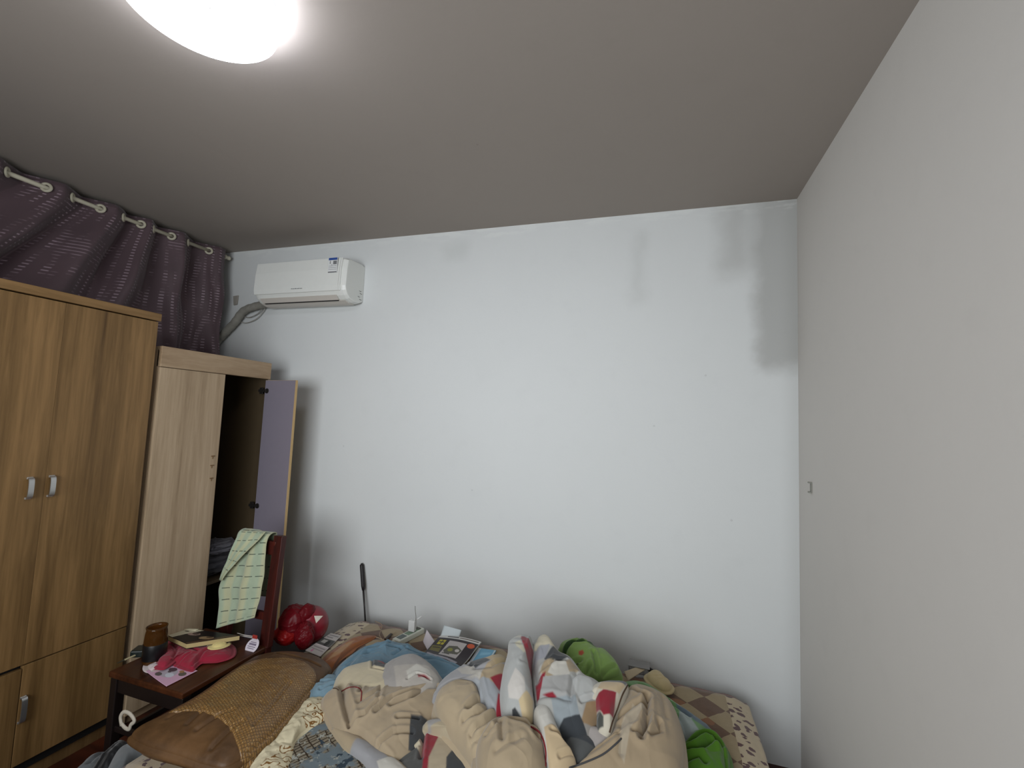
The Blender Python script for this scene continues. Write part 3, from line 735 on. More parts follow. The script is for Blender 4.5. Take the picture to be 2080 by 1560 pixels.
# ---------------------------------------------------------------- duvet: fat folds of one quilt
def duvet():
    zb = ZB-.002
    def P(z, sy=.30, sx=0.0, X0=-.6, Y0=1.9): return (z, sx, sy, X0, Y0)
    Ls = []
    A = Ls.append
    # flat outer flap front left
    A(lobe_data([(676, 1478), (700, 1480), (760, 1515), (830, 1560), (880, 1620), (790, 1640), (745, 1560), (705, 1520)], P(.47, .1), .03, zb, BE, [([(725, 1510), (760, 1515), (830, 1600), (760, 1640), (700, 1540)], GY), ([(765, 1560), (800, 1545), (850, 1600), (790, 1640)], WH)], noise=.003, seed=31, N=160, R=34))
    # cream and grey flap at the top left
    A(lobe_data([(684, 1392), (688, 1368), (706, 1354), (760, 1342), (790, 1350), (820, 1372), (838, 1400), (800, 1420), (735, 1420), (695, 1412)], P(.50, .12), .05, zb, (184, 173, 147),
        [([(755, 1338), (776, 1336), (790, 1372), (755, 1366)], DK), ([(766, 1344), (778, 1342), (780, 1360), (768, 1354)], RD)],
        folds=[([(756, 1345), (756, 1372), (800, 1380)], .006, .005)], noise=.004, seed=32, N=180, R=40))
    A(lobe_data([(770, 1400), (770, 1366), (788, 1344), (830, 1328), (862, 1338), (892, 1366), (898, 1395), (880, 1420), (820, 1425)], P(.52, .15), .055, zb, (150, 146, 142),
        [([(800, 1368), (870, 1366), (892, 1384), (890, 1420), (806, 1412)], (168, 162, 154)), ([(826, 1382), (846, 1366), (872, 1376), (878, 1400), (850, 1386), (830, 1398)], WH), ([(848, 1386), (862, 1388), (874, 1392), (850, 1394)], RD)],
        folds=[([(828, 1396), (846, 1386), (874, 1394)], .008, .005)], noise=.004, seed=33, N=180, R=40))
    # main beige body, left
    fo = [([(695, 1400), (700, 1440), (712, 1482)], .030, .012), ([(712, 1482), (745, 1472), (772, 1448)], .014, .007), ([(702, 1404), (720, 1396), (738, 1404), (732, 1426)], .010, .006),
          ([(765, 1470), (800, 1440), (850, 1420), (885, 1402)], .014, .008), ([(795, 1456), (840, 1438), (868, 1416), (890, 1408)], .016, .009), ([(770, 1440), (775, 1412), (790, 1390)], .008, .007),
          ([(810, 1482), (850, 1474)], .014, .007), ([(772, 1527), (800, 1510), (838, 1503)], .014, .007), ([(730, 1450), (760, 1430), (785, 1400)], .008, .008), ([(838, 1440), (860, 1420)], .012, .007),
          ([(725, 1500), (760, 1530), (790, 1550)], .012, .008)]
    A(lobe_data([(654, 1425), (662, 1404), (684, 1396), (712, 1392), (760, 1394), (830, 1388), (885, 1386), (915, 1400), (905, 1440), (872, 1470), (868, 1500), (845, 1530), (795, 1556), (762, 1540), (725, 1502), (684, 1482), (666, 1452)],
        P(.515, .22), .075, zb, (158, 142, 118), [([(836, 1472), (868, 1466), (858, 1530), (830, 1530)], DK)], folds=fo, noise=.005, nf=10, seed=34, N=300, R=70, center=(775, 1462)))
    # strips below: dark, cream, red, beige, dark
    A(lobe_data([(780, 1600), (800, 1545), (838, 1490), (862, 1472), (890, 1470), (930, 1490), (970, 1530), (1010, 1580), (960, 1660), (850, 1660)], P(.50, .22), .06, zb, (168, 155, 132),
        [([(832, 1478), (862, 1465), (866, 1490), (846, 1540), (826, 1540)], DK), ([(846, 1478), (862, 1475), (864, 1520), (846, 1560), (820, 1590), (824, 1540)], CR),
         ([(863, 1480), (895, 1502), (872, 1560), (866, 1640), (856, 1560)], RD), ([(930, 1528), (958, 1548), (1000, 1600), (960, 1660), (905, 1620), (908, 1560)], DK), ([(790, 1555), (845, 1535), (862, 1560), (850, 1640), (780, 1640)], (74, 74, 72))],
        folds=[([(862, 1478), (860, 1520), (856, 1560)], .016, .007), ([(800, 1552), (850, 1530)], .012, .006)], noise=.004, seed=35, N=220, R=50))
    A(lobe_data([(862, 1478), (868, 1462), (900, 1462), (940, 1478), (980, 1520), (1010, 1570), (985, 1580), (940, 1530), (900, 1492)], P(.545, .2), .045, zb, (170, 158, 134), [([(866, 1458), (905, 1456), (912, 1476), (870, 1484)], (152, 150, 148))], noise=.003, seed=36, N=180, R=36, center=(930, 1500)))
    # big beige tube falling forward in the middle
    fo = [([(955, 1470), (975, 1448), (1000, 1440)], .018, .010), ([(945, 1490), (975, 1480), (1010, 1452)], .016, .009), ([(960, 1520), (990, 1498), (1015, 1470)], .014, .009), ([(960, 1532), (1010, 1516), (1030, 1500)], .012, .009),
          ([(930, 1395), (965, 1402), (985, 1440)], .008, .008), ([(900, 1440), (940, 1500), (985, 1550)], .004, .010)]
    A(lobe_data([(882, 1432), (890, 1400), (912, 1378), (946, 1374), (972, 1392), (984, 1430), (1000, 1458), (1040, 1478), (1040, 1560), (1010, 1590), (972, 1568), (930, 1512), (898, 1470)],
        P(.60, .30), .10, zb, (168, 152, 126), folds=fo, noise=.005, nf=10, seed=37, N=280, R=64, center=(958, 1470)))
    # patchwork ridge, back left of middle
    A(lobe_data([(886, 1400), (898, 1378), (940, 1352), (985, 1336), (1022, 1330), (1040, 1360), (1036, 1420), (1034, 1470), (1000, 1470), (975, 1440), (965, 1405), (930, 1392)],
        P(.63, .35), .08, zb, GY,
        [([(985, 1380), (1000, 1362), (1030, 1368), (1030, 1402), (1010, 1412), (975, 1400)], BE), ([(950, 1366), (976, 1338), (998, 1362), (968, 1378)], DK), ([(978, 1338), (1034, 1318), (1034, 1352), (1010, 1372), (998, 1362)], (170, 152, 118)),
         ([(930, 1375), (955, 1368), (968, 1380), (985, 1382), (978, 1400), (940, 1390)], (168, 164, 156)), ([(998, 1402), (1020, 1388), (1028, 1390), (1016, 1424)], RD), ([(1014, 1430), (1026, 1432), (1018, 1470), (1008, 1466)], RD), ([(963, 1398), (996, 1404), (1012, 1430), (1004, 1462), (980, 1440)], (150, 154, 158))],
        folds=[([(975, 1400), (984, 1440), (1000, 1462)], .010, .008), ([(968, 1380), (1000, 1378), (1030, 1352)], .008, .008), ([(946, 1354), (960, 1372)], .006, .006)], noise=.005, seed=38, N=240, R=54, center=(985, 1396)))
    # right half: large patchwork area behind
    A(lobe_data([(1078, 1330), (1085, 1298), (1108, 1286), (1132, 1320), (1160, 1335), (1190, 1372), (1225, 1392), (1240, 1430), (1215, 1480), (1180, 1510), (1130, 1500), (1095, 1470), (1082, 1420)],
        P(.66, .38), .09, zb, (162, 162, 158),
        [([(1085, 1330), (1096, 1296), (1106, 1290), (1134, 1318), (1130, 1334), (1100, 1330)], (198, 190, 166)), ([(1086, 1332), (1118, 1330), (1110, 1360), (1082, 1362)], (150, 152, 158)), ([(1107, 1362), (1126, 1331), (1160, 1352), (1136, 1366), (1110, 1366)], DK),
         ([(1095, 1390), (1108, 1366), (1136, 1364), (1160, 1360), (1185, 1380), (1160, 1392), (1115, 1400)], BE), ([(1088, 1404), (1110, 1390), (1106, 1410), (1092, 1440)], RD), ([(1114, 1392), (1128, 1364), (1150, 1366), (1160, 1400), (1130, 1400)], WH),
         ([(1105, 1400), (1160, 1398), (1172, 1440), (1140, 1450), (1098, 1430)], (160, 160, 158)), ([(1104, 1430), (1124, 1432), (1142, 1448), (1134, 1450)], RD), ([(1160, 1395), (1200, 1396), (1212, 1440), (1180, 1448), (1170, 1432)], (180, 182, 180)),
         ([(1120, 1440), (1170, 1440), (1180, 1480), (1130, 1490)], PB), ([(1192, 1448), (1215, 1440), (1214, 1490), (1180, 1486)], (150, 126, 96)),
         ([(1136, 1490), (1146, 1478), (1178, 1472), (1186, 1484), (1212, 1530), (1170, 1545), (1148, 1520)], (58, 62, 66)), ([(1186, 1484), (1215, 1482), (1250, 1505), (1216, 1532)], (150, 146, 140))],
        folds=[([(1160, 1440), (1165, 1400), (1172, 1390)], .012, .008), ([(1092, 1400), (1084, 1360), (1090, 1330)], .016, .010), ([(1100, 1384), (1130, 1364), (1150, 1362)], .010, .007), ([(1182, 1448), (1205, 1436)], .010, .006), ([(1092, 1430), (1130, 1440), (1160, 1448)], .010, .008)],
        noise=.006, seed=39, N=280, R=64, center=(1140, 1415)))
    # the tall tube in the middle
    A(lobe_data([(1014, 1420), (1020, 1370), (1030, 1330), (1034, 1302), (1054, 1288), (1076, 1290), (1084, 1310), (1078, 1352), (1082, 1400), (1086, 1440), (1076, 1478), (1050, 1482), (1024, 1462)],
        P(.70, .42), .10, zb, (168, 170, 168),
        [([(1060, 1284), (1090, 1284), (1088, 1320), (1062, 1312)], (160, 162, 160)), ([(1057, 1306), (1066, 1306), (1084, 1320), (1084, 1350), (1078, 1372), (1068, 1344)], RD), ([(1038, 1290), (1058, 1286), (1060, 1312), (1044, 1306)], (194, 192, 182)),
         ([(1046, 1326), (1058, 1322), (1070, 1350), (1066, 1354), (1052, 1340)], (194, 190, 168)), ([(1034, 1420), (1050, 1388), (1068, 1404), (1070, 1430), (1056, 1446), (1036, 1440)], (196, 192, 186)), ([(1056, 1446), (1072, 1426), (1084, 1430), (1082, 1470), (1064, 1476)], (196, 178, 142)), ([(1042, 1458), (1048, 1456), (1066, 1476), (1052, 1482), (1042, 1474)], DK)],
        folds=[([(1083, 1292), (1080, 1330)], .018, .006), ([(1038, 1322), (1060, 1330)], .006, .008), ([(1062, 1370), (1080, 1362)], .006, .006)], noise=.004, seed=40, N=240, R=54, center=(1052, 1390)))
    # white tube coming forward right of the middle
    A(lobe_data([(1082, 1450), (1092, 1432), (1108, 1430), (1118, 1444), (1134, 1480), (1152, 1520), (1170, 1545), (1150, 1570), (1120, 1575), (1100, 1530), (1088, 1490)],
        P(.66, .30), .065, zb, (196, 194, 186), [([(1104, 1426), (1112, 1428), (1142, 1448), (1130, 1446)], RD), ([(1106, 1500), (1130, 1492), (1200, 1560), (1120, 1600)], (188, 168, 136))],
        folds=[([(1122, 1504), (1140, 1508)], .010, .006), ([(1138, 1552), (1162, 1540)], .010, .006)], noise=.004, seed=41, N=200, R=44, center=(1114, 1500)))
    # dark patch fold
    A(lobe_data([(1134, 1492), (1150, 1478), (1180, 1470), (1200, 1500), (1226, 1528), (1200, 1560), (1160, 1560), (1146, 1520)], P(.62, .30), .05, zb, (60, 64, 68),
        [([(1140, 1524), (1160, 1512), (1212, 1532), (1190, 1560), (1160, 1570)], (82, 84, 84))], noise=.004, seed=42, N=160, R=36))
    A(lobe_data([(1184, 1484), (1205, 1480), (1240, 1496), (1262, 1500), (1240, 1522), (1215, 1534), (1196, 1510)], P(.63, .30), .045, zb, (158, 152, 148),
        [([(1244, 1494), (1262, 1492), (1262, 1504), (1248, 1506)], RD)], noise=.004, seed=43, N=140, R=30))
    # fold with the red patch
    A(lobe_data([(1196, 1400), (1216, 1386), (1250, 1382), (1276, 1388), (1270, 1420), (1252, 1450), (1240, 1492), (1216, 1486), (1210, 1450), (1200, 1425)],
        P(.68, .34), .06, zb, (194, 188, 172),
        [([(1218, 1380), (1280, 1380), (1270, 1402), (1222, 1396)], (98, 102, 106)), ([(1222, 1397), (1270, 1402), (1258, 1424), (1214, 1418)], (192, 172, 140)), ([(1210, 1430), (1226, 1420), (1252, 1424), (1246, 1466), (1226, 1468), (1210, 1446)], RD), ([(1210, 1448), (1226, 1470), (1226, 1484), (1208, 1482)], (74, 76, 72))],
        folds=[([(1210, 1420), (1212, 1460)], .008, .006)], noise=.003, seed=44, N=180, R=40, center=(1235, 1432)))
    # large beige lobe, right
    fo = [([(1315, 1440), (1314, 1500), (1302, 1532)], .026, .010), ([(1256, 1480), (1290, 1462), (1312, 1456)], .014, .009), ([(1288, 1522), (1308, 1516), (1316, 1490)], .016, .008), ([(1320, 1528), (1340, 1516), (1338, 1500)], .016, .008),
          ([(1280, 1410), (1300, 1432), (1318, 1446)], .010, .008), ([(1345, 1430), (1352, 1480)], .008, .010), ([(1175, 1560), (1215, 1545), (1256, 1522)], .012, .008), ([(1262, 1500), (1262, 1560)], .008, .010)]
    A(lobe_data([(1238, 1492), (1250, 1450), (1266, 1416), (1282, 1390), (1310, 1390), (1350, 1408), (1374, 1440), (1388, 1490), (1388, 1545), (1375, 1600), (1300, 1620), (1200, 1610), (1150, 1590), (1170, 1560), (1215, 1532)],
        P(.62, .32), .10, zb, (156, 139, 114), [([(1262, 1500), (1285, 1460), (1310, 1470), (1280, 1520), (1268, 1580), (1256, 1560)], (170, 158, 138))], folds=fo, noise=.006, nf=9, seed=45, N=320, R=76, center=(1300, 1500)))
    # gathered ball in front
    fo = [([(1000, 1480), (1020, 1500), (1022, 1540)], .014, .009), ([(1040, 1490), (1075, 1500), (1095, 1522)], .014, .010), ([(1075, 1480), (1085, 1500), (1088, 1520)], .010, .007), ([(990, 1520), (1010, 1500)], .012, .008), ([(1010, 1560), (1060, 1540)], .008, .010)]
    A(lobe_data([(966, 1520), (978, 1490), (1000, 1470), (1040, 1464), (1080, 1474), (1104, 1500), (1112, 1540), (1104, 1590), (1050, 1620), (1000, 1610), (972, 1570)],
        P(.64, .25), .11, zb, (160, 144, 119), [([(1074, 1472), (1090, 1470), (1112, 1500), (1120, 1560), (1108, 1560), (1100, 1510), (1088, 1486)], (92, 36, 36)), ([(1038, 1472), (1050, 1466), (1046, 1478), (1040, 1480)], RD)],
        folds=fo, noise=.006, nf=12, seed=46, N=260, R=60, center=(1045, 1535)))
    o = cloth_obj('duvet', Ls, M_quilt)
    tag(o, 'rumpled duvet, beige with grey, white, charcoal and red patchwork, heaped on bed', 'duvet')
    # piping along the seams, laid on the finished surface
    from mathutils.bvhtree import BVHTree
    V = np.concatenate([l[0] for l in Ls]); n = 0; Fc = []
    for l in Ls: Fc.append(l[1]+n); n += len(l[0])
    bv = BVHTree.FromPolygons(V.tolist(), np.concatenate(Fc).tolist())
    def seam(pts, m, r, lab):
        P_ = []
        for q in smooth_path([(x, y, 0) for x, y in pts], 10):
            d = Vector(ray(q.x, q.y)).normalized(); h = bv.ray_cast(Vector(CAM), d)[0]
            if h is not None and (not P_ or (h-P_[-1]).length < .06): P_.append(h-d*r*.4)
        if len(P_) > 2:
            c = obj('piping', tube(B(), P_, r, 6), m, o, smooth=True); c['label'] = lab
    Mr = plain('piping_red', (120, 34, 38), .8); Mbr = plain('piping_brown', (74, 56, 40), .85); Mgr = plain('piping_grey', (66, 66, 68), .85)
    seam([(694, 1404), (708, 1397), (724, 1396), (734, 1404), (733, 1424)], Mr, .0024, 'red piping along a seam')
    seam([(660, 1410), (668, 1401), (680, 1398), (688, 1402)], Mbr, .002, 'brown seam')
    seam([(1276, 1390), (1264, 1412), (1254, 1440), (1244, 1466), (1238, 1488)], Mbr, .003, 'brown piping along a seam')
    seam([(1156, 1560), (1190, 1548), (1225, 1532), (1250, 1512), (1262, 1500)], Mgr, .003, 'dark grey piping along a seam')
    seam([(1078, 1476), (1094, 1486), (1104, 1504), (1109, 1530), (1108, 1556)], Mr, .0032, 'maroon piping along a seam')
duvet()

# green cloths ------------------------------------------------------------------
def greens():
    G, G2, Gd = (116, 144, 78), (90, 120, 52), (48, 74, 36)
    pl = (.62, 0, .35, 0, 2.2)
    a = lobe_data([(1136, 1316), (1142, 1302), (1165, 1296), (1192, 1302), (1215, 1318), (1232, 1322), (1254, 1345), (1258, 1366), (1230, 1378), (1195, 1384), (1186, 1392), (1168, 1372), (1156, 1348), (1146, 1330)], pl, .055, ZB-.002, G,
        [([(1140, 1326), (1155, 1312), (1185, 1306), (1215, 1318), (1212, 1324), (1185, 1314), (1160, 1318), (1145, 1336)], Gd), ([(1176, 1338), (1184, 1336), (1187, 1342), (1182, 1347), (1176, 1344)], (150, 70, 50)), ([(1170, 1360), (1174, 1356), (1176, 1362), (1171, 1363)], (50, 60, 30))],
        folds=[([(1145, 1336), (1162, 1316), (1200, 1308)], .014, .007), ([(1150, 1326), (1180, 1302)], .008, .005), ([(1206, 1340), (1212, 1372)], .014, .008), ([(1180, 1390), (1200, 1365)], .012, .007), ([(1225, 1376), (1250, 1360)], .010, .006), ([(1160, 1352), (1180, 1356)], .010, .007)],
        noise=.006, nf=14, seed=51, N=220, R=50, center=(1196, 1346))
    o = cloth_obj('green_shirt', [a], M_clothv); tag(o, 'lime green crumpled shirt with a red dot, on the far side of the duvet', 'shirt')
    # green-edged striped sheet running down the right side of the duvet
    S = []
    pl = (ZS+.035, 0, 0, .2, 2.2)
    S.append(lobe_data([(1262, 1388), (1285, 1380), (1312, 1388), (1350, 1414), (1400, 1448), (1440, 1478), (1462, 1505), (1450, 1530), (1405, 1500), (1368, 1470), (1330, 1430), (1290, 1405)], pl, .045, ZB-.002, (104, 140, 92),
        [([(1372, 1442), (1392, 1438), (1446, 1488), (1436, 1494), (1380, 1462)], (92, 106, 116)), ([(1362, 1436), (1378, 1434), (1392, 1444), (1378, 1444)], (196, 202, 186)), ([(1380, 1462), (1400, 1470), (1420, 1500), (1392, 1500), (1376, 1480)], (150, 160, 158)),
         ([(1318, 1398), (1360, 1420), (1400, 1446), (1392, 1448), (1350, 1424)], (86, 132, 52)), ([(1345, 1404), (1352, 1406), (1350, 1412), (1344, 1410)], RD)],
        folds=[([(1300, 1400), (1360, 1440), (1400, 1470)], .012, .008), ([(1380, 1470), (1396, 1495)], .012, .006)], noise=.004, nf=14, seed=52, N=240, R=40, center=(1370, 1455)))
    o = cloth_obj('striped_sheet', S, M_clothv); tag(o, 'thin green edged sheet with grey and white stripes right of the duvet', 'sheet')
    pl = (ZS+.06, 0, .15, .2, 2.05)
    b = lobe_data([(1385, 1520), (1400, 1500), (1425, 1482), (1450, 1485), (1470, 1505), (1480, 1530), (1482, 1570), (1470, 1610), (1420, 1620), (1390, 1590), (1378, 1550)], pl, .06, ZB-.002, (68, 108, 28),
        folds=[([(1400, 1520), (1425, 1506), (1450, 1512), (1464, 1530)], .022, .010), ([(1400, 1540), (1420, 1540), (1445, 1524)], .022, .010), ([(1470, 1540), (1474, 1570)], .014, .008), ([(1395, 1560), (1420, 1556), (1432, 1570)], .016, .010)], noise=.008, nf=12, seed=53, N=220, R=50, center=(1432, 1545))
    o = cloth_obj('green_towel', [b], M_clothv); tag(o, 'bright green bunched cloth at the right front corner of the duvet', 'cloth')
    pl = (ZS+.03, 0, 0, .1, 2.4)
    c = lobe_data([(1313, 1372), (1322, 1364), (1338, 1364), (1352, 1378), (1364, 1390), (1360, 1400), (1344, 1400), (1326, 1388)], pl, .03, ZB-.002, (182, 164, 124), noise=.004, nf=22, seed=54, N=120, R=26)
    o = cloth_obj('face_cloth', [c], M_clothv); tag(o, 'small rolled cream face cloth on the quilt by the clear box', 'cloth')
greens()
#PART3
# ---------------------------------------------------------------- more builders
def blob(center, rad, color, zmin=None, noise=.08, nf=3.0, seed=1, n=(90, 60), ripple=0.0, patches=None):
    """wrinkled ellipsoid; returns vertices, faces, colours"""
    nu, nv = n; c = np.array(center, float); rad = np.array(rad, float)
    th = np.linspace(0, 2*math.pi, nu, endpoint=False); ph = np.linspace(0.02, math.pi-.02, nv)
    TH, PH = np.meshgrid(th, ph); D = np.stack([np.cos(TH)*np.sin(PH), np.sin(TH)*np.sin(PH), np.cos(PH)], -1).reshape(-1, 3)
    rs = np.random.RandomState(seed); s = np.ones(len(D)); amp = noise; Q = D*nf
    for o in range(4):
        W = Q.copy()
        for k in range(2):
            a = rs.randn(3); b = rs.randn(3); W = W+.5*np.sin(Q@a+rs.rand()*6)[:, None]*b
        v = np.zeros(len(D))
        for k in range(4): a = rs.randn(3); v += np.sin(W@a+rs.rand()*6)
        s += amp*v/4; amp *= .55; Q = Q*1.9
    if ripple:
        a = rs.randn(3); s += ripple*((1-np.abs(np.sin((D*1.7)@a+1.5*np.sin(D@rs.randn(3)*2.5))))**2+.5*(1-np.abs(np.sin((D*2.6)@rs.randn(3)+1.2*np.sin(D@rs.randn(3)*4))))**2)
    V = c+D*rad*s[:, None]
    if zmin is not None: V[:, 2] = np.maximum(V[:, 2], zmin)
    C = np.tile(np.array(lin(color)), (len(V), 1))
    if patches: C = patches(D, V, C)
    i = np.arange(nu); j = (i+1) % nu
    F_ = np.concatenate([np.c_[k*nu+i, (k+1)*nu+i, (k+1)*nu+j, k*nu+j] for k in range(nv-1)])
    return V, F_, C
def sheet(name, corners, mat, base, draw=(), thick=.001, n=(60, 60), curl=None, parent=None, fold=None):
    """printed sheet or draped cloth: corners tl, tr, br, bl; draw = polygons in (u, v) 0..1 from the top left"""
    tl, tr, br, bl = [np.array(p, float) for p in corners]; nu, nv = n
    u, v = np.meshgrid(np.linspace(0, 1, nu), np.linspace(0, 1, nv)); u = u.ravel(); v = v.ravel()
    V = tl*((1-u)*(1-v))[:, None]+tr*(u*(1-v))[:, None]+br*(u*v)[:, None]+bl*((1-u)*v)[:, None]
    if curl is not None: V = V+curl(u, v)
    C = np.tile(np.array(lin(base)), (len(V), 1)); UVp = np.c_[u, v]
    for poly, col in draw:
        if callable(poly): C[poly(u, v)] = lin(col)
        else: C[inpoly(UVp, poly)] = lin(col)
    idx = (np.arange(nv-1)[:, None]*nu+np.arange(nu-1)).ravel()
    F_ = np.c_[idx, idx+nu, idx+nu+1, idx+1]
    o = cloth_obj(name, [(V, F_, C)], mat, parent)
    m = o.modifiers.new('thick', 'SOLIDIFY'); m.thickness = thick; m.offset = 0
    return o
def rect(a, b, c, d): return [(a, b), (c, b), (c, d), (a, d)]
def disc(cx_, cy_, r, asp=1.0): return lambda u, v: ((u-cx_)**2+((v-cy_)*asp)**2) < r*r
M_paper = vcol('printed_paper', rough=.5, sheen=0, weave=40, wstr=.02, mottle=.03)
M_gloss = vcol('glossy_print', rough=.28, sheen=0, weave=20, wstr=.03, mottle=.04)
M_plastic_red = vcol('thin_red_plastic', rough=.38, sheen=0, weave=30, wstr=.2, mottle=.10)

# ---------------------------------------------------------------- pillow with bamboo mat panel
def pillow():
    root = empty('pillow', (-1.6, 1.5, ZB), 'long brown pillow with a beaded bamboo mat panel on the left edge of bed', 'pillow')
    t = NT('pillow_leather'); v = t.coord()
    n = t.noise(v, 9, 5, .6); t.out(t.ramp(n, [(.35, rgba((70, 48, 26))), (.65, rgba((98, 70, 42)))]), .5, 0, .35); t.bump(t.noise(v, 60, 4), .3, .003)
    pl = (ZB+.075, 0, .0, 0, 0)
    ol = [(268, 1488), (290, 1474), (340, 1446), (400, 1412), (455, 1372), (500, 1342), (535, 1326), (590, 1320), (642, 1328), (668, 1348), (664, 1366), (628, 1400), (590, 1446), (545, 1492), (500, 1528), (458, 1550), (420, 1545), (360, 1526), (300, 1508)]
    fo = [([(400, 1500), (440, 1478), (470, 1470)], .006, .008), ([(380, 1490), (410, 1466)], .006, .008), ([(340, 1476), (370, 1462)], .004, .008), ([(430, 1530), (470, 1500), (488, 1490)], .006, .008), ([(560, 1335), (620, 1348), (650, 1360)], .006, .006)]
    cl = lobe_data(ol, pl, .055, ZB-.002, (100, 72, 40), folds=fo, noise=.004, nf=8, seed=61, N=300, R=60, power=3.2, under=.03)
    o = cloth_obj('cushion', [cl], t.m, root)
    from mathutils.bvhtree import BVHTree
    bv = BVHTree.FromPolygons(cl[0].tolist(), cl[1].tolist())
    t = NT('bamboo_mat'); v = t.coord(rot=(0, 0, .42)); x, y, z = t.xyz(v)
    fx = t.math('ABSOLUTE', t.math('SUBTRACT', t.math('FRACT', t.math('MULTIPLY', x, 105)), .5)); fy = t.math('ABSOLUTE', t.math('SUBTRACT', t.math('FRACT', t.math('MULTIPLY', y, 105)), .5))
    gap = t.math('MAXIMUM', sstep(t, fx, .30, .46), sstep(t, fy, .30, .46))
    n = t.noise(v, 12, 4); c = t.mix(n, rgba((112, 82, 44)), rgba((150, 112, 60)))
    glint = t.math('GREATER_THAN', t.noise(v, 130, 2), .62)
    c = t.mix(t.math('MULTIPLY', glint, .45), c, rgba((204, 172, 118)))  # bead glints painted into the colour as pale flecks
    c = t.mix(t.math('MULTIPLY', gap, .55), c, rgba((56, 38, 20)))
    t.out(c, .32, 0, .5); t.bump(t.math('SUBTRACT', 1.0, gap), .6, .002)
    ol = [(346, 1444), (400, 1413), (455, 1376), (500, 1346), (535, 1337), (580, 1334), (616, 1340), (638, 1358), (638, 1376), (614, 1410), (576, 1456), (530, 1500), (500, 1514), (486, 1504), (466, 1476), (436, 1456), (392, 1446)]
    fo = [([(515, 1472), (550, 1436), (590, 1388)], .007, .005)]
    V, Fm, Cm = lobe_data(ol, (ZB+.110, 0, 0, 0, 0), .004, ZB+.04, (130, 96, 50), folds=fo, noise=.0, nf=8, seed=62, N=260, R=50, power=3.6, under=.0)
    nt = 390*75; hz = V[:, 2]-(ZB+.110)
    for i_ in range(len(V)):
        h = bv.ray_cast(Vector((V[i_, 0], V[i_, 1], 2.0)), Vector((0, 0, -1)))[0]
        V[i_, 2] = (h.z if h is not None else ZB+.02)+(.0045+float(np.clip(hz[i_], -.006, .004)) if i_ < nt else -.003)
    m = cloth_obj('mat_panel', [(V, Fm, Cm)], t.m, root)
    m['label'] = 'beaded bamboo mat panel'
    pts = [plane_pt(x_, y_, (ZB+.118, 0, 0, 0, 0)) for x_, y_ in ((346, 1444), (392, 1445), (436, 1455), (466, 1476), (486, 1504))]
pillow()

# ---------------------------------------------------------------- chair, its towel and what lies on the seat
M_redwood = wood('dark_red_wood', (34, 12, 10), (58, 20, 16), (78, 30, 22), streak=(8, 8, 1), rough=.35)
M_seatwood = wood('seat_wood', (36, 18, 10), (58, 30, 16), (80, 44, 24), streak=(8, 1, 8), rough=.3)
M_blackwood = plain('near_black_wood', (24, 16, 14), .45)
def chair():
    root = empty('wooden_chair', (-2.1, 1.75, 0), 'dark red wooden chair beside the pale wardrobe, books and clutter on its seat', 'chair')
    x0, x1, y0, y1 = -2.325, -1.872, 1.50, 1.965
    bm = B(); addbox(bm, (x0, y0, .424), (x1, y1, .45)); obj('seat', bm, M_seatwood, root, bevel=.006, seg=3)
    for n_, a, b in (('apron', (x0+.02, y0+.015, .36), (x1-.02, y0+.035, .424)), ('apron', (x1-.036, y0+.03, .36), (x1-.016, y1-.03, .424)), ('apron', (x0+.016, y0+.03, .36), (x0+.036, y1-.03, .424))):
        box(n_, a, b, M_blackwood, root)
    for x in (x0+.005, x1-.045): box('leg', (x, y0+.008, 0), (x+.04, y0+.048, .424), M_blackwood, root, bevel=.004)
    for x in (-2.168, x1-.018):
        rounded = B(); rounded_bar(rounded, (x, y1-.02, 0), (x, y1-.02, .45), .042, .036, up=(0, 1, 0)); rounded_bar(rounded, (x, y1-.02, .44), (x+(.012 if x < -2 else -.004), y1+.025, .985 if x > -2 else .94), .056, .034, up=(0, 1, 0))
        obj('back_post', rounded, M_redwood, root, bevel=.003)
    box('stretcher', (x0+.02, y0+.02, .19), (x1-.02, y0+.038, .215), M_blackwood, root)
    for x in (x0+.018, x1-.034): box('stretcher', (x, y0+.03, .14), (x+.018, y1-.03, .165), M_blackwood, root)
    def cross(nm, z0, z1, w):
        bm = B(); k = (z0-.45)/.53
        addbox(bm, (-2.16, y1-.022+.045*k-w/2, z0), (x1-.03, y1-.022+.045*k+w/2, z1)); return obj(nm, bm, M_redwood, root, bevel=.004)
    cross('top_rail', .885, .955, .022); cross('lower_rail', .565, .605, .022)
    for x in (-2.085, -2.00):
        bm = B(); rounded_bar(bm, (x, y1-.010, .60), (x, y1+.014, .89), .034, .012, up=(0, 1, 0)); obj('back_slat', bm, M_redwood, root, bevel=.002)
chair()
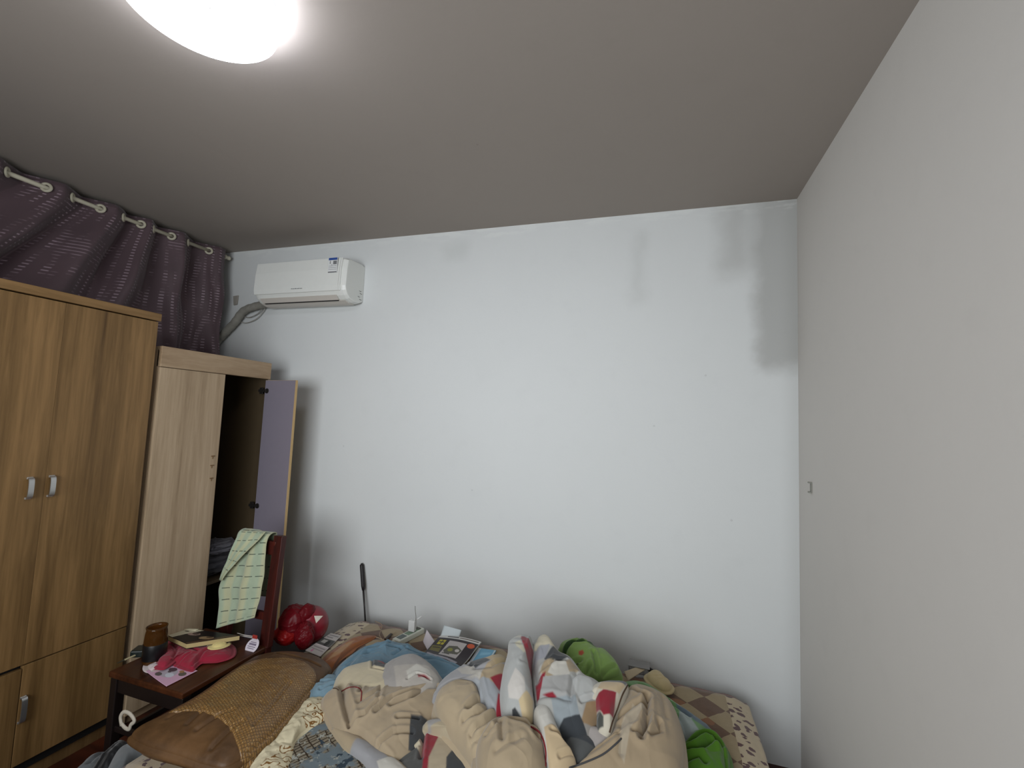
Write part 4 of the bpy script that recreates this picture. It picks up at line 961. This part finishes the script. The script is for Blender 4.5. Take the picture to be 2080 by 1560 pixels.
def towel():
    t = NT('tea_towel_cloth'); uv = t.node('ShaderNodeAttribute', attribute_name='col'); v = t.node('ShaderNodeSeparateColor'); t.l.new(uv.outputs['Color'], v.inputs[0])
    u, w = v.outputs[0], v.outputs[1]                                         # colour attribute carries (across, down) in metres
    wob = t.math('MULTIPLY', t.math('SUBTRACT', t.noise(t.coord(), 12, 3), .5), .006)
    fl = t.math('ABSOLUTE', t.math('SUBTRACT', t.math('FRACT', t.math('MULTIPLY', t.math('ADD', w, wob), 1/.064)), .5))
    line = t.math('LESS_THAN', fl, .038)
    dash = t.math('GREATER_THAN', t.math('FRACT', t.math('MULTIPLY', u, 1/.046)), .30)
    fv = t.math('ABSOLUTE', t.math('SUBTRACT', t.math('FRACT', t.math('MULTIPLY', u, 1/.075)), .5))
    c = t.mix(sstep(t, fv, .30, .12), rgba((150, 166, 142)), rgba((174, 175, 140)))
    c = t.mix(t.math('MULTIPLY', t.noise(t.coord(), 40, 3), .4), c, rgba((182, 190, 168)))
    c = t.mix(t.math('MULTIPLY', t.math('MULTIPLY', line, dash), .85), c, rgba((62, 72, 64)))
    t.out(c, .92, 0, .1); t.b.inputs['Sheen Weight'].default_value = .3; t.bump(t.noise(t.coord(), 420, 2), .35, .002)
    Ls = []
    def strip(rows, n=(60, 26), wv=.005, seed=0):
        """rows of (left point, right point, distance down the cloth) resampled smoothly"""
        Lp = smooth_path([r[0] for r in rows], 10); Rp = smooth_path([r[1] for r in rows], 10)
        Lp = np.array([list(p) for p in Lp]); Rp = np.array([list(p) for p in Rp]); m = len(Lp)
        nu = n[0]; u = np.linspace(0, 1, nu); d = np.interp(np.arange(m)/10.0, np.arange(len(rows)), [r[2] for r in rows])
        V = Lp[:, None]*(1-u)[None, :, None]+Rp[:, None]*u[None, :, None]
        V[:, :, 1] -= (wv*np.sin(u*11+seed)[None, :]+.4*wv*np.sin(u*23+seed)[None, :])*np.clip(d/.12, 0.1, 1)[:, None]+.002*np.sin(d*45)[:, None]
        C = np.zeros(V.shape); C[..., 0] = u[None, :]*.19; C[..., 1] = d[:, None]
        idx = (np.arange(m-1)[:, None]*nu+np.arange(nu-1)).ravel()
        return V.reshape(-1, 3), np.c_[idx, idx+nu, idx+nu+1, idx+1], C.reshape(-1, 3)
    f = lambda px, py, Y: atY(px, py, Y)
    back = [((-2.165, 2.045, .62), (-1.975, 2.045, .64), .0), ((-2.16, 2.035, .80), (-1.965, 2.035, .82), .18), ((-2.15, 2.025, .955), (-1.955, 2.025, .965), .34)]
    Ls.append(strip([back[0], back[1], back[2], ((-2.14, 2.003, .995), (-1.948, 2.003, .992), .385), (tuple(f(487, 1080, 1.955)), tuple(f(546, 1088, 1.955)), .43),
                     (tuple(f(478, 1110, 1.935)), tuple(f(538, 1112, 1.935)), .50), (tuple(f(462, 1150, 1.925)), tuple(f(536, 1150, 1.93)), .61), (tuple(f(447, 1195, 1.915)), tuple(f(530, 1195, 1.92)), .74),
                     (tuple(f(446, 1240, 1.905)), tuple(f(521, 1234, 1.91)), .86), (tuple(f(440, 1276, 1.895)), tuple(f(514, 1256, 1.905)), .95)], seed=1))
    # loose upper-left flap folded over the front
    Ls.append(strip([(tuple(f(489, 1077, 1.948)), tuple(f(540, 1080, 1.948)), .02), (tuple(f(476, 1100, 1.915)), tuple(f(524, 1098, 1.915)), .10), (tuple(f(466, 1125, 1.905)), tuple(f(494, 1128, 1.905)), .18),
                     (tuple(f(456, 1150, 1.898)), tuple(f(466, 1158, 1.898)), .28), (tuple(f(446, 1178, 1.895)), tuple(f(450, 1180, 1.895)), .35)], wv=.003, seed=3))
    o = cloth_obj('tea_towel', Ls, t.m); m = o.modifiers.new('thick', 'SOLIDIFY'); m.thickness = .003
    tag(o, 'pale green checked towel draped over the back of the wooden chair', 'towel')
towel()
ZT = .451
def seat_things():
    # jar of dark liquid
    r = empty('glass_jar', (-2.225, 1.625, ZT), 'brown glass jar of dark liquid at the front left of the chair seat', 'jar')
    t = NT('amber_glass'); t.out(rgba((120, 78, 36)), .08, 0, .5); t.b.inputs['Transmission Weight'].default_value = .75; t.b.inputs['IOR'].default_value = 1.3
    c = (-2.225, 1.625, ZT)
    obj('glass', lathe(B(), [(0, 0), (.040, 0), (.044, .006), (.046, .10), (.043, .135), (.040, .150), (.043, .162), (.040, .162), (.037, .150), (.040, .132), (.042, .10), (.040, .008), (0, .006)], c, 36), t.m, r, smooth=True)
    o = obj('liquid', lathe(B(), [(0, .008), (.0385, .010), (.041, .09), (0, .09)], c, 36), plain('dark_tea', (20, 14, 10), .15), r, smooth=True)
    obj('band', lathe(B(), [(.0465, .02), (.0475, .022), (.0478, .088), (.0468, .090)], c, 36), plain('black_sleeve', (16, 16, 18), .35), r, smooth=True)
    # small black case with a pencil under it
    p = atZ(282, 1330, ZT)
    o = obj('case', addbox(B(), (p[0]-.025, p[1]-.03, ZT), (p[0]+.03, p[1]+.035, ZT+.032), R=Matrix.Rotation(.5, 3, 'Z')), plain('case_black', (26, 34, 32), .3), bevel=.006)
    tag(o, 'small black case behind the brown jar on the chair seat', 'case')
    a = atZ(252, 1341, ZT+.012); b = atZ(284, 1327, ZT+.012)
    rt = empty('pencil', tuple(a), 'pale pencil sticking out over the left edge of the chair seat', 'pencil')
    obj('shaft', tube(B(), [a, b], .0042, 8), plain('pencil_cream', (186, 176, 140), .5), rt)
    obj('tip', tube(B(), [a+(a-b)*.42, a], [.0015, .0042], 8), plain('pencil_tip', (60, 56, 44), .6), rt)
    # pink pouch spread under the book
    pk = (140, 32, 52)
    pl = (ZT+.014, 0, 0, 0, 0)
    L1 = lobe_data([(334, 1345), (338, 1310), (345, 1298), (372, 1300), (420, 1306), (452, 1304), (470, 1314), (468, 1330), (440, 1340), (408, 1342), (392, 1356), (372, 1350), (352, 1342), (330, 1352), (318, 1352)], pl, .028, ZT, pk,
        folds=[([(352, 1342), (360, 1325), (350, 1310)], .006, .006), ([(392, 1352), (415, 1330), (445, 1314)], .008, .006), ([(365, 1345), (385, 1335)], .005, .005), ([(400, 1330), (370, 1318)], .005, .006)], noise=.004, nf=26, seed=71, N=240, R=44, center=(396, 1326), under=.0)
    L2 = lobe_data([(320, 1348), (330, 1328), (344, 1318), (356, 1326), (350, 1340), (334, 1352)], (ZT+.02, 0, 0, 0, 0), .02, ZT, (146, 38, 58), noise=.003, nf=26, seed=72, N=90, R=20, under=0)
    o = cloth_obj('pouch', [L1, L2], M_clothv); tag(o, 'crumpled crimson pink pouch lying under the thick book on the chair', 'pouch')
    # thick book on top of the pouch
    zb_ = ZT+.040; zt_ = zb_+.026
    q = [atZ(x, y, zt_) for x, y in ((341, 1291), (379, 1308), (488, 1291), (384, 1277))]
    bk = empty('book', (q[0][0], q[0][1], zb_), 'thick book with a dark photo cover on the pink pouch', 'book')
    dn = np.array([0, 0, -.022]); cc = sum(q)/4
    inner = [cc+(p-cc)*.985 for p in q]
    obj('pages', prism(B(), [tuple(p+np.array([0, 0, -.0015])) for p in inner], (0, 0, -.021)), plain('page_edges', (176, 158, 112), .8, bump=.3), bk)
    draw = [(rect(0, 0, 1, 1), (30, 26, 26)), ([(0, 0), (.30, 0), (.24, .5), (.22, 1), (0, 1)], (190, 184, 160)), (disc(.36, .42, .13), (148, 126, 116)), (disc(.38, .38, .07), (52, 40, 38)), (disc(.78, .5, .13), (140, 118, 90)), (disc(.78, .42, .06), (70, 56, 44)), (rect(.9, 0, 1, 1), (80, 60, 44)), (disc(.10, .3, .05), (70, 60, 54)), (rect(.25, .85, .55, 1), (20, 18, 20))]
    cv = sheet('cover', (q[3], q[2], q[1], q[0]), M_gloss, (30, 26, 26), draw, thick=.002, n=(110, 60), parent=bk)
    sheet('cover', [p+dn for p in (q[3], q[2], q[1], q[0])], M_gloss, (40, 30, 26), (), thick=.002, n=(4, 4), parent=bk)
    p0 = atZ(373, 1279, zt_+.003); p1 = atZ(397, 1281, zt_+.003)
    o = sheet('bookmark', (p0, p1, p1+np.array([.0, .018, 0]), p0+np.array([0, .018, 0])), M_paper, (204, 196, 170), thick=.0025, n=(4, 4))
    tag(o, 'small cream slip of paper lying on top of the thick book', 'paper')
    # pink card with a small picture
    k = [atZ(x, y, ZT+.002) for x, y in ((351, 1344), (401, 1363), (338, 1395), (296, 1364))]
    gry = (112, 108, 116)
    draw = [(disc(.45, .55, .27, 1.0), (176, 168, 180)), (disc(.42, .36, .12), (84, 66, 74)), (disc(.60, .62, .12), (200, 204, 214)), (disc(.82, .36, .11), (98, 92, 84)), (disc(.70, .28, .07), (160, 120, 84)), (disc(.34, .80, .10), (96, 90, 88)),
            (disc(.45, .5, .05), (90, 80, 86)), (rect(.06, .60, .13, .9), (196, 124, 160)), (rect(.10, .25, .16, .5), (196, 124, 160))]
    o = sheet('greeting_card', (k[0], k[1], k[2], k[3]), M_paper, (206, 166, 190), draw, thick=.0016, n=(80, 80), curl=lambda u, v: np.c_[0*u, 0*u, .010*np.clip(.25-v, 0, 1)**1.0*0+.006*(u-.5)**2])
    tag(o, 'pink card with a small grey picture on the front edge of the seat', 'card')
    o = cloth_obj('tissue', [lobe_data([(300, 1346), (308, 1342), (320, 1350), (334, 1344), (340, 1350), (322, 1358), (304, 1360)], (ZT+.006, 0, 0, 0, 0), .014, ZT, (196, 184, 184), noise=.004, nf=40, seed=73, N=80, R=16, under=0)], M_clothv)
    tag(o, 'crumpled white tissue between the jar and pink card', 'tissue')
    o = cloth_obj('coin_purse', [lobe_data([(430, 1308), (438, 1303), (456, 1302), (460, 1307), (448, 1312), (434, 1313)], (ZT+.042, 0, 0, 0, 0), .014, ZT+.028, (206, 190, 130), noise=.002, nf=40, seed=74, N=70, R=14, under=0)], M_clothv)
    tag(o, 'little yellow cloth purse on the end of the pink pouch', 'purse')
    # round white tag on strings
    c = atY(512, 1312, 1.88); R = Matrix.Rotation(math.radians(52), 3, 'X') 
    rt = empty('round_label', tuple(c-np.array([0, 0, .03])), 'round white tag with printed lines at the far right of the seat', 'tag')
    obj('disc', lathe(B(), [(0, -.0015), (.034, -.0015), (.036, 0), (.034, .0015), (0, .0015)], c, 36, R), plain('tag_white', (206, 198, 208), .5), rt, bevel=0)
    e1 = np.array(R @ Vector((1, 0, 0))); e2 = np.array(R @ Vector((0, 1, 0))); e3 = np.array(R @ Vector((0, 0, 1))); Mk = plain('tag_print', (118, 108, 126), .6)
    for v_, h_, w_ in ((.016, .0016, .018), (.007, .004, .022), (-.004, .0016, .024), (-.012, .0016, .020)):
        P_ = [c+e3*.0017+e1*a_+e2*b_ for a_, b_ in ((-w_, v_-h_), (w_, v_-h_), (w_, v_+h_), (-w_, v_+h_))]
        obj('printed_line', prism(B(), [tuple(p) for p in P_], tuple(e3*.0005)), Mk, rt)
    Mst = plain('string_white', (196, 190, 184), .8); Y_ = 1.885
    for k_, pts in enumerate((((482, 1286), (497, 1290), (516, 1293)), ((486, 1291), (500, 1293), (514, 1296)), ((470, 1313), (482, 1317), (496, 1316)), ((498, 1322), (504, 1327), (508, 1330)))):
        obj('string', tube(B(), smooth_path([atY(x, y, Y_) for x, y in pts], 5), .0018, 6), Mst, rt, smooth=True)
    a = atY(517, 1293, 1.885); obj('red_tab', addbox(B(), (a[0]-.012, a[1]-.003, a[2]-.010), (a[0]+.018, a[1]+.003, a[2]+.008)), plain('tab_red', (150, 44, 36), .6), rt, bevel=.003)
seat_things()

# ---------------------------------------------------------------- beyond the chair: stool with the red bag
def red_corner():
    st = empty('stool', (-1.93, 2.19, 0), 'low black stool under the red bag by the wall', 'stool')
    box('top', (-2.10, 2.06, .300), (-1.79, 2.34, .330), M_blackwood, st, bevel=.005)
    for x in (-2.09, -1.83):
        for y in (2.07, 2.29): box('leg', (x, y, 0), (x+.03, y+.03, .300), M_blackwood, st)
    c = atY(629, 1269, 2.20); R_ = .100
    hb = empty('ball', tuple(c-np.array([0, 0, R_])), 'shiny red ball with a white triangle, half inside the red bag', 'ball')
    bm = B(); bmesh.ops.create_uvsphere(bm, u_segments=48, v_segments=28, radius=R_, matrix=Matrix.Translation(tuple(c)))
    obj('shell', bm, plain('ball_red', (122, 20, 36), .3, spec=.5), hb, smooth=True)
    # white triangle hugging the ball
    rs = []
    def hit(px, py):
        d = ray(px, py); d = d/np.linalg.norm(d); oc = CAM-c; b = oc@d; q = b*b-(oc@oc-(R_*1.012)**2); return CAM+d*(-b-math.sqrt(max(q, 0)))
    tri = [(638, 1251), (656, 1251), (642, 1266)]; n = 8; vs = {}; bm = B()
    for i in range(n+1):
        for j in range(n+1-i):
            k = n-i-j; p = [(tri[0][a]*i+tri[1][a]*j+tri[2][a]*k)/n for a in (0, 1)]; vs[i, j] = bm.verts.new(hit(*p))
    for i in range(n):
        for j in range(n-i):
            bm.faces.new((vs[i, j], vs[i+1, j], vs[i, j+1]))
            if j < n-i-1: bm.faces.new((vs[i+1, j], vs[i+1, j+1], vs[i, j+1]))
    o = obj('white_triangle', bm, plain('ball_white', (214, 204, 190), .4), hb); m = o.modifiers.new('t', 'SOLIDIFY'); m.thickness = .001
    rd = (92, 12, 20)
    def p(px, py, Y): return atY(px, py, Y)
    L = [blob(p(598, 1264, 2.14), (.082, .08, .085), rd, noise=.13, nf=1.7, seed=81, ripple=.07, n=(150, 100)),
         blob(p(622, 1248, 2.16), (.040, .05, .056), rd, noise=.16, nf=1.8, seed=83, ripple=.06, n=(100, 70)),
         blob(p(618, 1290, 2.10), (.052, .05, .066), rd, noise=.12, nf=1.8, seed=84, ripple=.06, n=(120, 80)),
         blob(p(582, 1288, 2.10), (.068, .06, .046), (124, 18, 18), noise=.08, nf=1.6, seed=85, ripple=.04, n=(120, 80))]
    L = [(np.c_[V[:, :2], np.maximum(V[:, 2], .334)], F_, C) for V, F_, C in L]
    o = cloth_obj('plastic_bag', L, M_plastic_red); tag(o, 'crumpled dark red plastic bag between the chair and bed corner', 'bag')
    # newspaper on the quilt's corner
    zz = ZB+.012
    q = [atZ(x, y, zz) for x, y in ((672, 1286), (694, 1291), (650, 1334), (620, 1321))]
    draw = [(rect(0, .30, 1, .62), (84, 84, 82)), (rect(.15, .36, .5, .5), (160, 158, 152)), (disc(.62, .48, .14), (52, 52, 50)), (rect(0, .60, 1, .64), (200, 190, 190)), (rect(.1, .70, .9, .74), (140, 132, 132)), (rect(.1, .80, .9, .84), (140, 132, 132)),
            (rect(.1, .08, .9, .12), (130, 126, 126)), (rect(.1, .18, .6, .22), (130, 126, 126)), (disc(.3, .9, .06), (190, 120, 150))]
    o = sheet('newspaper', q, M_paper, (178, 172, 168), draw, thick=.002, n=(50, 70)); tag(o, 'folded newspaper on the spotted border at the bed corner', 'newspaper')
red_corner()

# ---------------------------------------------------------------- back edge of the bed
def bed_edge():
    # power strip
    a = atZ(806, 1302, ZS+.018); b = atZ(853, 1278, ZS+.018); d = (b-a)/np.linalg.norm(b-a); d[2] = 0; d /= np.linalg.norm(d); s = np.array([-d[1], d[0], 0]); up = np.array([0, 0, 1.0])
    L = np.linalg.norm((b-a)[:2]); w, h = .027, .030; z0 = ZB+.004
    a0 = np.array([a[0], a[1], z0])
    def bar(nm, l0, l1, w0, w1, h0, h1, m, par, bev=.002):
        P_ = [a0+d*l0+s*w0+up*h0, a0+d*l1+s*w0+up*h0, a0+d*l1+s*w1+up*h0, a0+d*l0+s*w1+up*h0]
        return obj(nm, prism(B(), [tuple(p) for p in P_], (0, 0, h1-h0)), m, par, bevel=bev)
    rt = empty('power_strip', tuple(a0), 'white power strip with green-grey socket faces at the back of the bed', 'power strip')
    Mw = plain('strip_white', (196, 198, 186), .4); Mg = plain('socket_green', (112, 134, 112), .5); Md = plain('socket_dark', (92, 102, 100), .5)
    bar('case', -.01, L+.01, -w, w, 0, h, Mw, rt, .005)
    for k, (l0, l1) in enumerate(((.01, .06), (.07, .115), (.12, .165))): bar('socket', l0, l1, -w+.009, w-.009, h-.001, h+.0015, Md if k == 0 else Mg, rt, .002)
    bar('switch', L-.03, L-.008, -w+.010, w-.010, h-.001, h+.004, plain('switch_dark', (70, 66, 58), .4), rt, .002)
    pts = [a0-d*.01+up*.015, a0-d*.03+up*.03, a0-d*.06+up*.03+s*.01, a0-d*.10+up*.045+s*.0, a0-d*.16+up*.05]
    obj('flex', tube(B(), smooth_path(pts, 6), .0045, 8), Mw, rt, smooth=True)
    # charger plugged into it
    ch = empty('charger', tuple(a0+d*.115+up*.032), 'white plug charger standing in the power strip', 'charger')
    c = a0+d*.115+up*(h+.002)
    obj('charger_body', addbox(B(), (c[0]-.020, c[1]-.015, c[2]), (c[0]+.020, c[1]+.015, c[2]+.062)), plain('charger_white', (200, 200, 198), .35), ch, bevel=.006, seg=3)
    q = c+up*.055
    obj('plug_arm', tube(B(), [q, q+np.array([.022, .02, .008]), q+np.array([.04, .03, .022])], .0042, 8), plain('charger_white2', (206, 206, 204), .35), ch, smooth=True)
    e = c+up*.06
    o = obj('wire', tube(B(), smooth_path([e+np.array([.018, .0, -.002]), e+np.array([.017, .005, .02]), e+np.array([.008, .01, .05]), e+np.array([.004, .012, .075])], 6), .002, 6), plain('wire_grey', (120, 118, 112), .6), ch, smooth=True)
    p0 = atZ(783, 1299, ZS+.006); p1 = atZ(795, 1288, ZS+.006)
    o = obj('lighter', tube(B(), [p0, p1], .010, 10, flat=.6), plain('lighter_dark', (46, 30, 22), .4), bevel=.002); tag(o, 'dark brown lighter on the quilt left of the power strip', 'lighter')
    pts = [atZ(x, y, ZS+.004) for x, y in ((762, 1262), (776, 1270), (771, 1290), (782, 1302), (800, 1304))]
    o = obj('cable', tube(B(), smooth_path(pts, 8), .002, 6), plain('cable_tan', (150, 130, 108), .6), smooth=True); tag(o, 'thin tan cable curling on the quilt beside the lighter', 'cable')
    pts = [atZ(x, y, ZS+.003) for x, y in ((720, 1298), (745, 1292), (770, 1296), (790, 1308))]
    o = obj('cable', tube(B(), smooth_path(pts, 8), .002, 6), plain('cable_tan2', (166, 146, 120), .6), smooth=True); tag(o, 'thin pale cable along the rust coloured fold, left of the lighter', 'cable')
    # rust coloured fold of an under sheet between border and shirt
    R1 = lobe_data([(652, 1352), (662, 1334), (690, 1312), (712, 1298), (740, 1290), (760, 1292), (740, 1304), (715, 1318), (690, 1340), (672, 1362), (656, 1366)], (ZS+.012, 0, 0, 0, 0), .022, ZB-.002, (138, 84, 48), noise=.004, nf=20, seed=91, N=140, R=22, under=0,
        patches=[([(662, 1348), (700, 1312), (720, 1306), (690, 1335)], (160, 122, 84))], center=(703, 1320))
    o = cloth_obj('under_sheet', [R1], M_clothv); tag(o, 'rust coloured fold of cloth between newspaper and blue shirt', 'cloth')
    # papers and magazine
    z = ZS+.022
    k = [atZ(902, 1270, z+.055), atZ(937, 1280, z+.05), atZ(931, 1299, z), atZ(893, 1298, z)]
    o = sheet('note_card', k, M_paper, (192, 200, 202), thick=.001, n=(12, 12)); tag(o, 'blank white card sticking up behind the magazine', 'paper')
    zt_ = z+.012
    m4 = [atZ(896, 1290, zt_), atZ(978, 1304, zt_), atZ(936, 1356, zt_+.012), atZ(854, 1333, zt_+.012)]
    Y_ = (176, 164, 40)
    draw = [(rect(0, .14, 1, 1), (38, 28, 34)), (rect(.20, .045, .48, .085), (34, 34, 38)), (rect(.50, .045, .96, .085), (112, 100, 92)),
            (rect(.10, .24, .17, .44), Y_), (rect(.19, .24, .26, .44), Y_), (rect(.12, .32, .24, .35), (38, 28, 34)), ([(.02, .48), (.26, .48), (.30, .72), (.04, .68)], (104, 96, 40)), ([(.06, .54), (.24, .54), (.26, .57), (.07, .57)], (52, 40, 30)),
            ([(.34, .24), (.76, .24), (.76, .80), (.34, .80)], (178, 172, 170)), ([(.42, .44), (.60, .40), (.76, .50), (.72, .66), (.44, .72), (.36, .62)], (88, 86, 74)), (disc(.50, .56, .06), (136, 136, 60)), (disc(.66, .54, .05), (196, 190, 184)), ([(.38, .70), (.56, .70), (.56, .73), (.38, .73)], (60, 60, 58)),
            (disc(.87, .28, .085), (196, 84, 44)), ([(.06, .78), (.24, .84), (.60, .86), (.86, .90), (.84, .97), (.58, .92), (.20, .92), (.05, .86)], (150, 148, 158)), (rect(.10, .95, .8, .97), (90, 86, 92))]
    mg = empty('magazine', tuple(m4[3]), 'magazine with black cover, yellow lettering and an orange badge on the bed', 'magazine')
    sheet('cover', m4, M_gloss, (206, 204, 200), draw, thick=.001, n=(150, 110), curl=lambda u, v: np.c_[0*u, 0*u, .008*np.sin(u*math.pi)+.003*np.sin(v*7)], parent=mg)
    dz = np.array([0, 0, -.0045])
    sheet('pages', [p+dz for p in m4], M_paper, (196, 192, 184), thick=.006, n=(30, 20), curl=lambda u, v: np.c_[0*u, 0*u, .008*np.sin(u*math.pi)+.003*np.sin(v*7)], parent=mg)
    k = [atZ(867, 1279, z+.055), atZ(884, 1304, z+.01), atZ(868, 1320, z), atZ(859, 1303, z+.01)]
    o = sheet('leaflet', k, M_paper, (190, 182, 186), draw=[(rect(.55, .2, .6, .8), (168, 160, 168))], thick=.001, n=(16, 16)); tag(o, 'white leaflet corner poking up left of the magazine', 'paper')
    z = ZS+.01
    k = [atZ(972, 1317, z), atZ(1008, 1322, z), atZ(998, 1338, z), atZ(948, 1352, z)]
    o = sheet('face_mask_pack', k, M_gloss, (110, 164, 192), draw=[(rect(0, 0, .16, 1), (196, 204, 212)), (rect(.93, 0, 1, 1), (200, 210, 214)), (rect(.3, .3, .8, .5), (132, 184, 208))], thick=.006, n=(30, 20)); tag(o, 'light blue flat packet right of the magazine', 'packet')
    # clear box with an opened carton
    c = atZ(1296, 1362, ZS); rt = empty('clear_box', tuple(c), 'small clear plastic box at the back edge of the bed', 'box')
    t = NT('clear_plastic'); t.out(rgba((214, 214, 214)), .12, 0, .5); t.b.inputs['Transmission Weight'].default_value = .85; t.b.inputs['IOR'].default_value = 1.15
    bm = B(); x0, x1, y0, y1 = c[0]-.045, c[0]+.055, c[1]-.035, c[1]+.03
    for a_, b_ in (((x0, y0, ZS), (x1, y0+.002, ZS+.032)), ((x0, y1-.002, ZS), (x1, y1, ZS+.032)), ((x0, y0, ZS), (x0+.002, y1, ZS+.032)), ((x1-.002, y0, ZS), (x1, y1, ZS+.032)), ((x0, y0, ZS), (x1, y1, ZS+.002))): addbox(bm, a_, b_)
    obj('walls', bm, t.m, rt)
    obj('lid', addbox(B(), (x0-.003, y0-.003, ZS+.031), (x1+.003, y1+.003, ZS+.035)), plain('lid_clear', (120, 118, 116), .3), rt, bevel=.001)
    q = [atZ(1276, 1383, ZS+.004), atZ(1314, 1358, ZS+.03), atZ(1298, 1354, ZS+.03), atZ(1268, 1364, ZS+.03)]
    o = sheet('carton_flap', q, M_paper, (178, 162, 136), thick=.003, n=(10, 10)); tag(o, 'opened beige carton flap in front of the clear box', 'carton')
    p0 = atZ(1318, 1359, ZS+.012); p1 = atZ(1325, 1364, ZS+.010); o = obj('bottle_cap', tube(B(), [p0, p1], .011, 14), plain('cap_black', (22, 20, 20), .35), bevel=.002); tag(o, 'small black cap beside the clear box on the quilt', 'cap')
    # thin black stick leaning on the wall behind the bed
    tp = np.array([-1.862, 2.682, .645]); bt = np.array([-1.700, 2.60, 0.003]); f = lambda k: tp+(bt-tp)*k
    rt = empty('black_stick', tuple(bt), 'thin black stick with a thicker grip leaning on the wall behind the bed', 'stick')
    obj('grip', tube(B(), [f(0), f(.01), f(.20), f(.24)], [.0125, .0135, .0130, .009], 14), plain('grip_black', (34, 30, 32), .5), rt, smooth=True)
    obj('shaft', tube(B(), [f(.23), f(.40), f(1)], [.007, .0055, .004], 10), plain('shaft_black', (50, 46, 46), .35, metal=.4), rt, smooth=True)
    obj('end_notch', tube(B(), [f(-.012), f(.002)], [.006, .009], 10), plain('notch_black', (16, 14, 14), .5), rt)
bed_edge()

# ---------------------------------------------------------------- right wall mark, clothes in the wardrobe, floor clutter
def rest():
    a = atX(1645, 978, XR); b = atX(1652, 1003, XR); M = plain('hook_grey', (140, 140, 132), .6); rt = empty('wall_hook', (XR-.004, (a[1]+b[1])/2, b[2]), 'tiny grey hook plate low on the right wall near the corner', 'hook')
    y = (a[1]+b[1])/2
    box('plate', (XR-.004, y-.010, b[2]), (XR-.0005, y+.010, a[2]), M, rt, bevel=.001)
    box('lip', (XR-.014, y-.010, a[2]-.006), (XR-.004, y+.010, a[2]), M, rt, bevel=.001)
    box('lip', (XR-.014, y-.010, b[2]), (XR-.004, y+.010, b[2]+.006), M, rt, bevel=.001)
    def plaid(c1, c2):
        def f(D, V, C):
            m = (np.sin(V[:, 0]*160) > .55) | (np.sin(V[:, 2]*170) > .6); C[m] = lin(c2); return C
        return f
    V = blob((-2.74, 2.285, .645), (.11, .155, .068), (70, 70, 74), zmin=.580, noise=.10, seed=101, ripple=.12, n=(120, 80), patches=plaid(0, (52, 52, 56)))
    o = cloth_obj('folded_shirt', [V], M_clothv); tag(o, 'dark grey clothing, lower of two in the open wardrobe', 'clothing')
    V = blob((-2.74, 2.30, .742), (.10, .14, .045), (110, 110, 116), zmin=.69, noise=.12, seed=102, ripple=.12, n=(120, 80), patches=plaid(0, (74, 74, 80)))
    o = cloth_obj('folded_shirt', [V], M_clothv); tag(o, 'lighter grey plaid clothing, upper of two in the open wardrobe', 'clothing')
    # black bag with a white rimmed handle between chair and bed
    L = blob((-2.06, 1.40, .13), (.085, .09, .135), (18, 18, 20), zmin=.002, noise=.07, seed=103, ripple=.06, n=(100, 70))
    rt = cloth_obj('tote_bag', [L], vcol('bag_black', rough=.5)); tag(rt, 'black bag with a white ring on the floor by the bed', 'bag')
    pts = [atY(x, y, 1.375) for x, y in ((247, 1474), (245, 1456), (252, 1446), (264, 1450), (273, 1464), (266, 1472), (262, 1481), (254, 1478), (247, 1470))]
    r_ = obj('ring', tube(B(), smooth_path(pts, 5), .0048, 8, flat=1.6), plain('ring_white', (178, 170, 156), .6), rt, smooth=True); r_['label'] = 'white rounded handle ring'
    # grey plastic sacks by the bed
    g = (112, 116, 118)
    A1 = lobe_data([(232, 1536), (262, 1512), (280, 1500), (300, 1505), (322, 1514), (306, 1530), (272, 1552), (240, 1590), (205, 1600)], (.26, 0, 0, 0, 0), .05, .002, g, folds=[([(268, 1530), (290, 1512)], .010, .006)], noise=.004, nf=12, seed=104, N=160, R=30, under=.01)
    A2 = lobe_data([(140, 1585), (168, 1552), (192, 1533), (226, 1531), (218, 1550), (204, 1585), (180, 1610)], (.16, 0, 0, 0, 0), .04, .002, (100, 104, 106), folds=[([(180, 1565), (206, 1540)], .008, .008)], noise=.004, nf=12, seed=105, N=140, R=28, under=.01)
    o = cloth_obj('grey_sack', [A1], M_clothv); tag(o, 'grey plastic sack against the side of the bed', 'sack')
    o = cloth_obj('grey_sack', [A2], M_clothv); tag(o, 'grey plastic sack farther out on the red floor', 'sack')
rest()
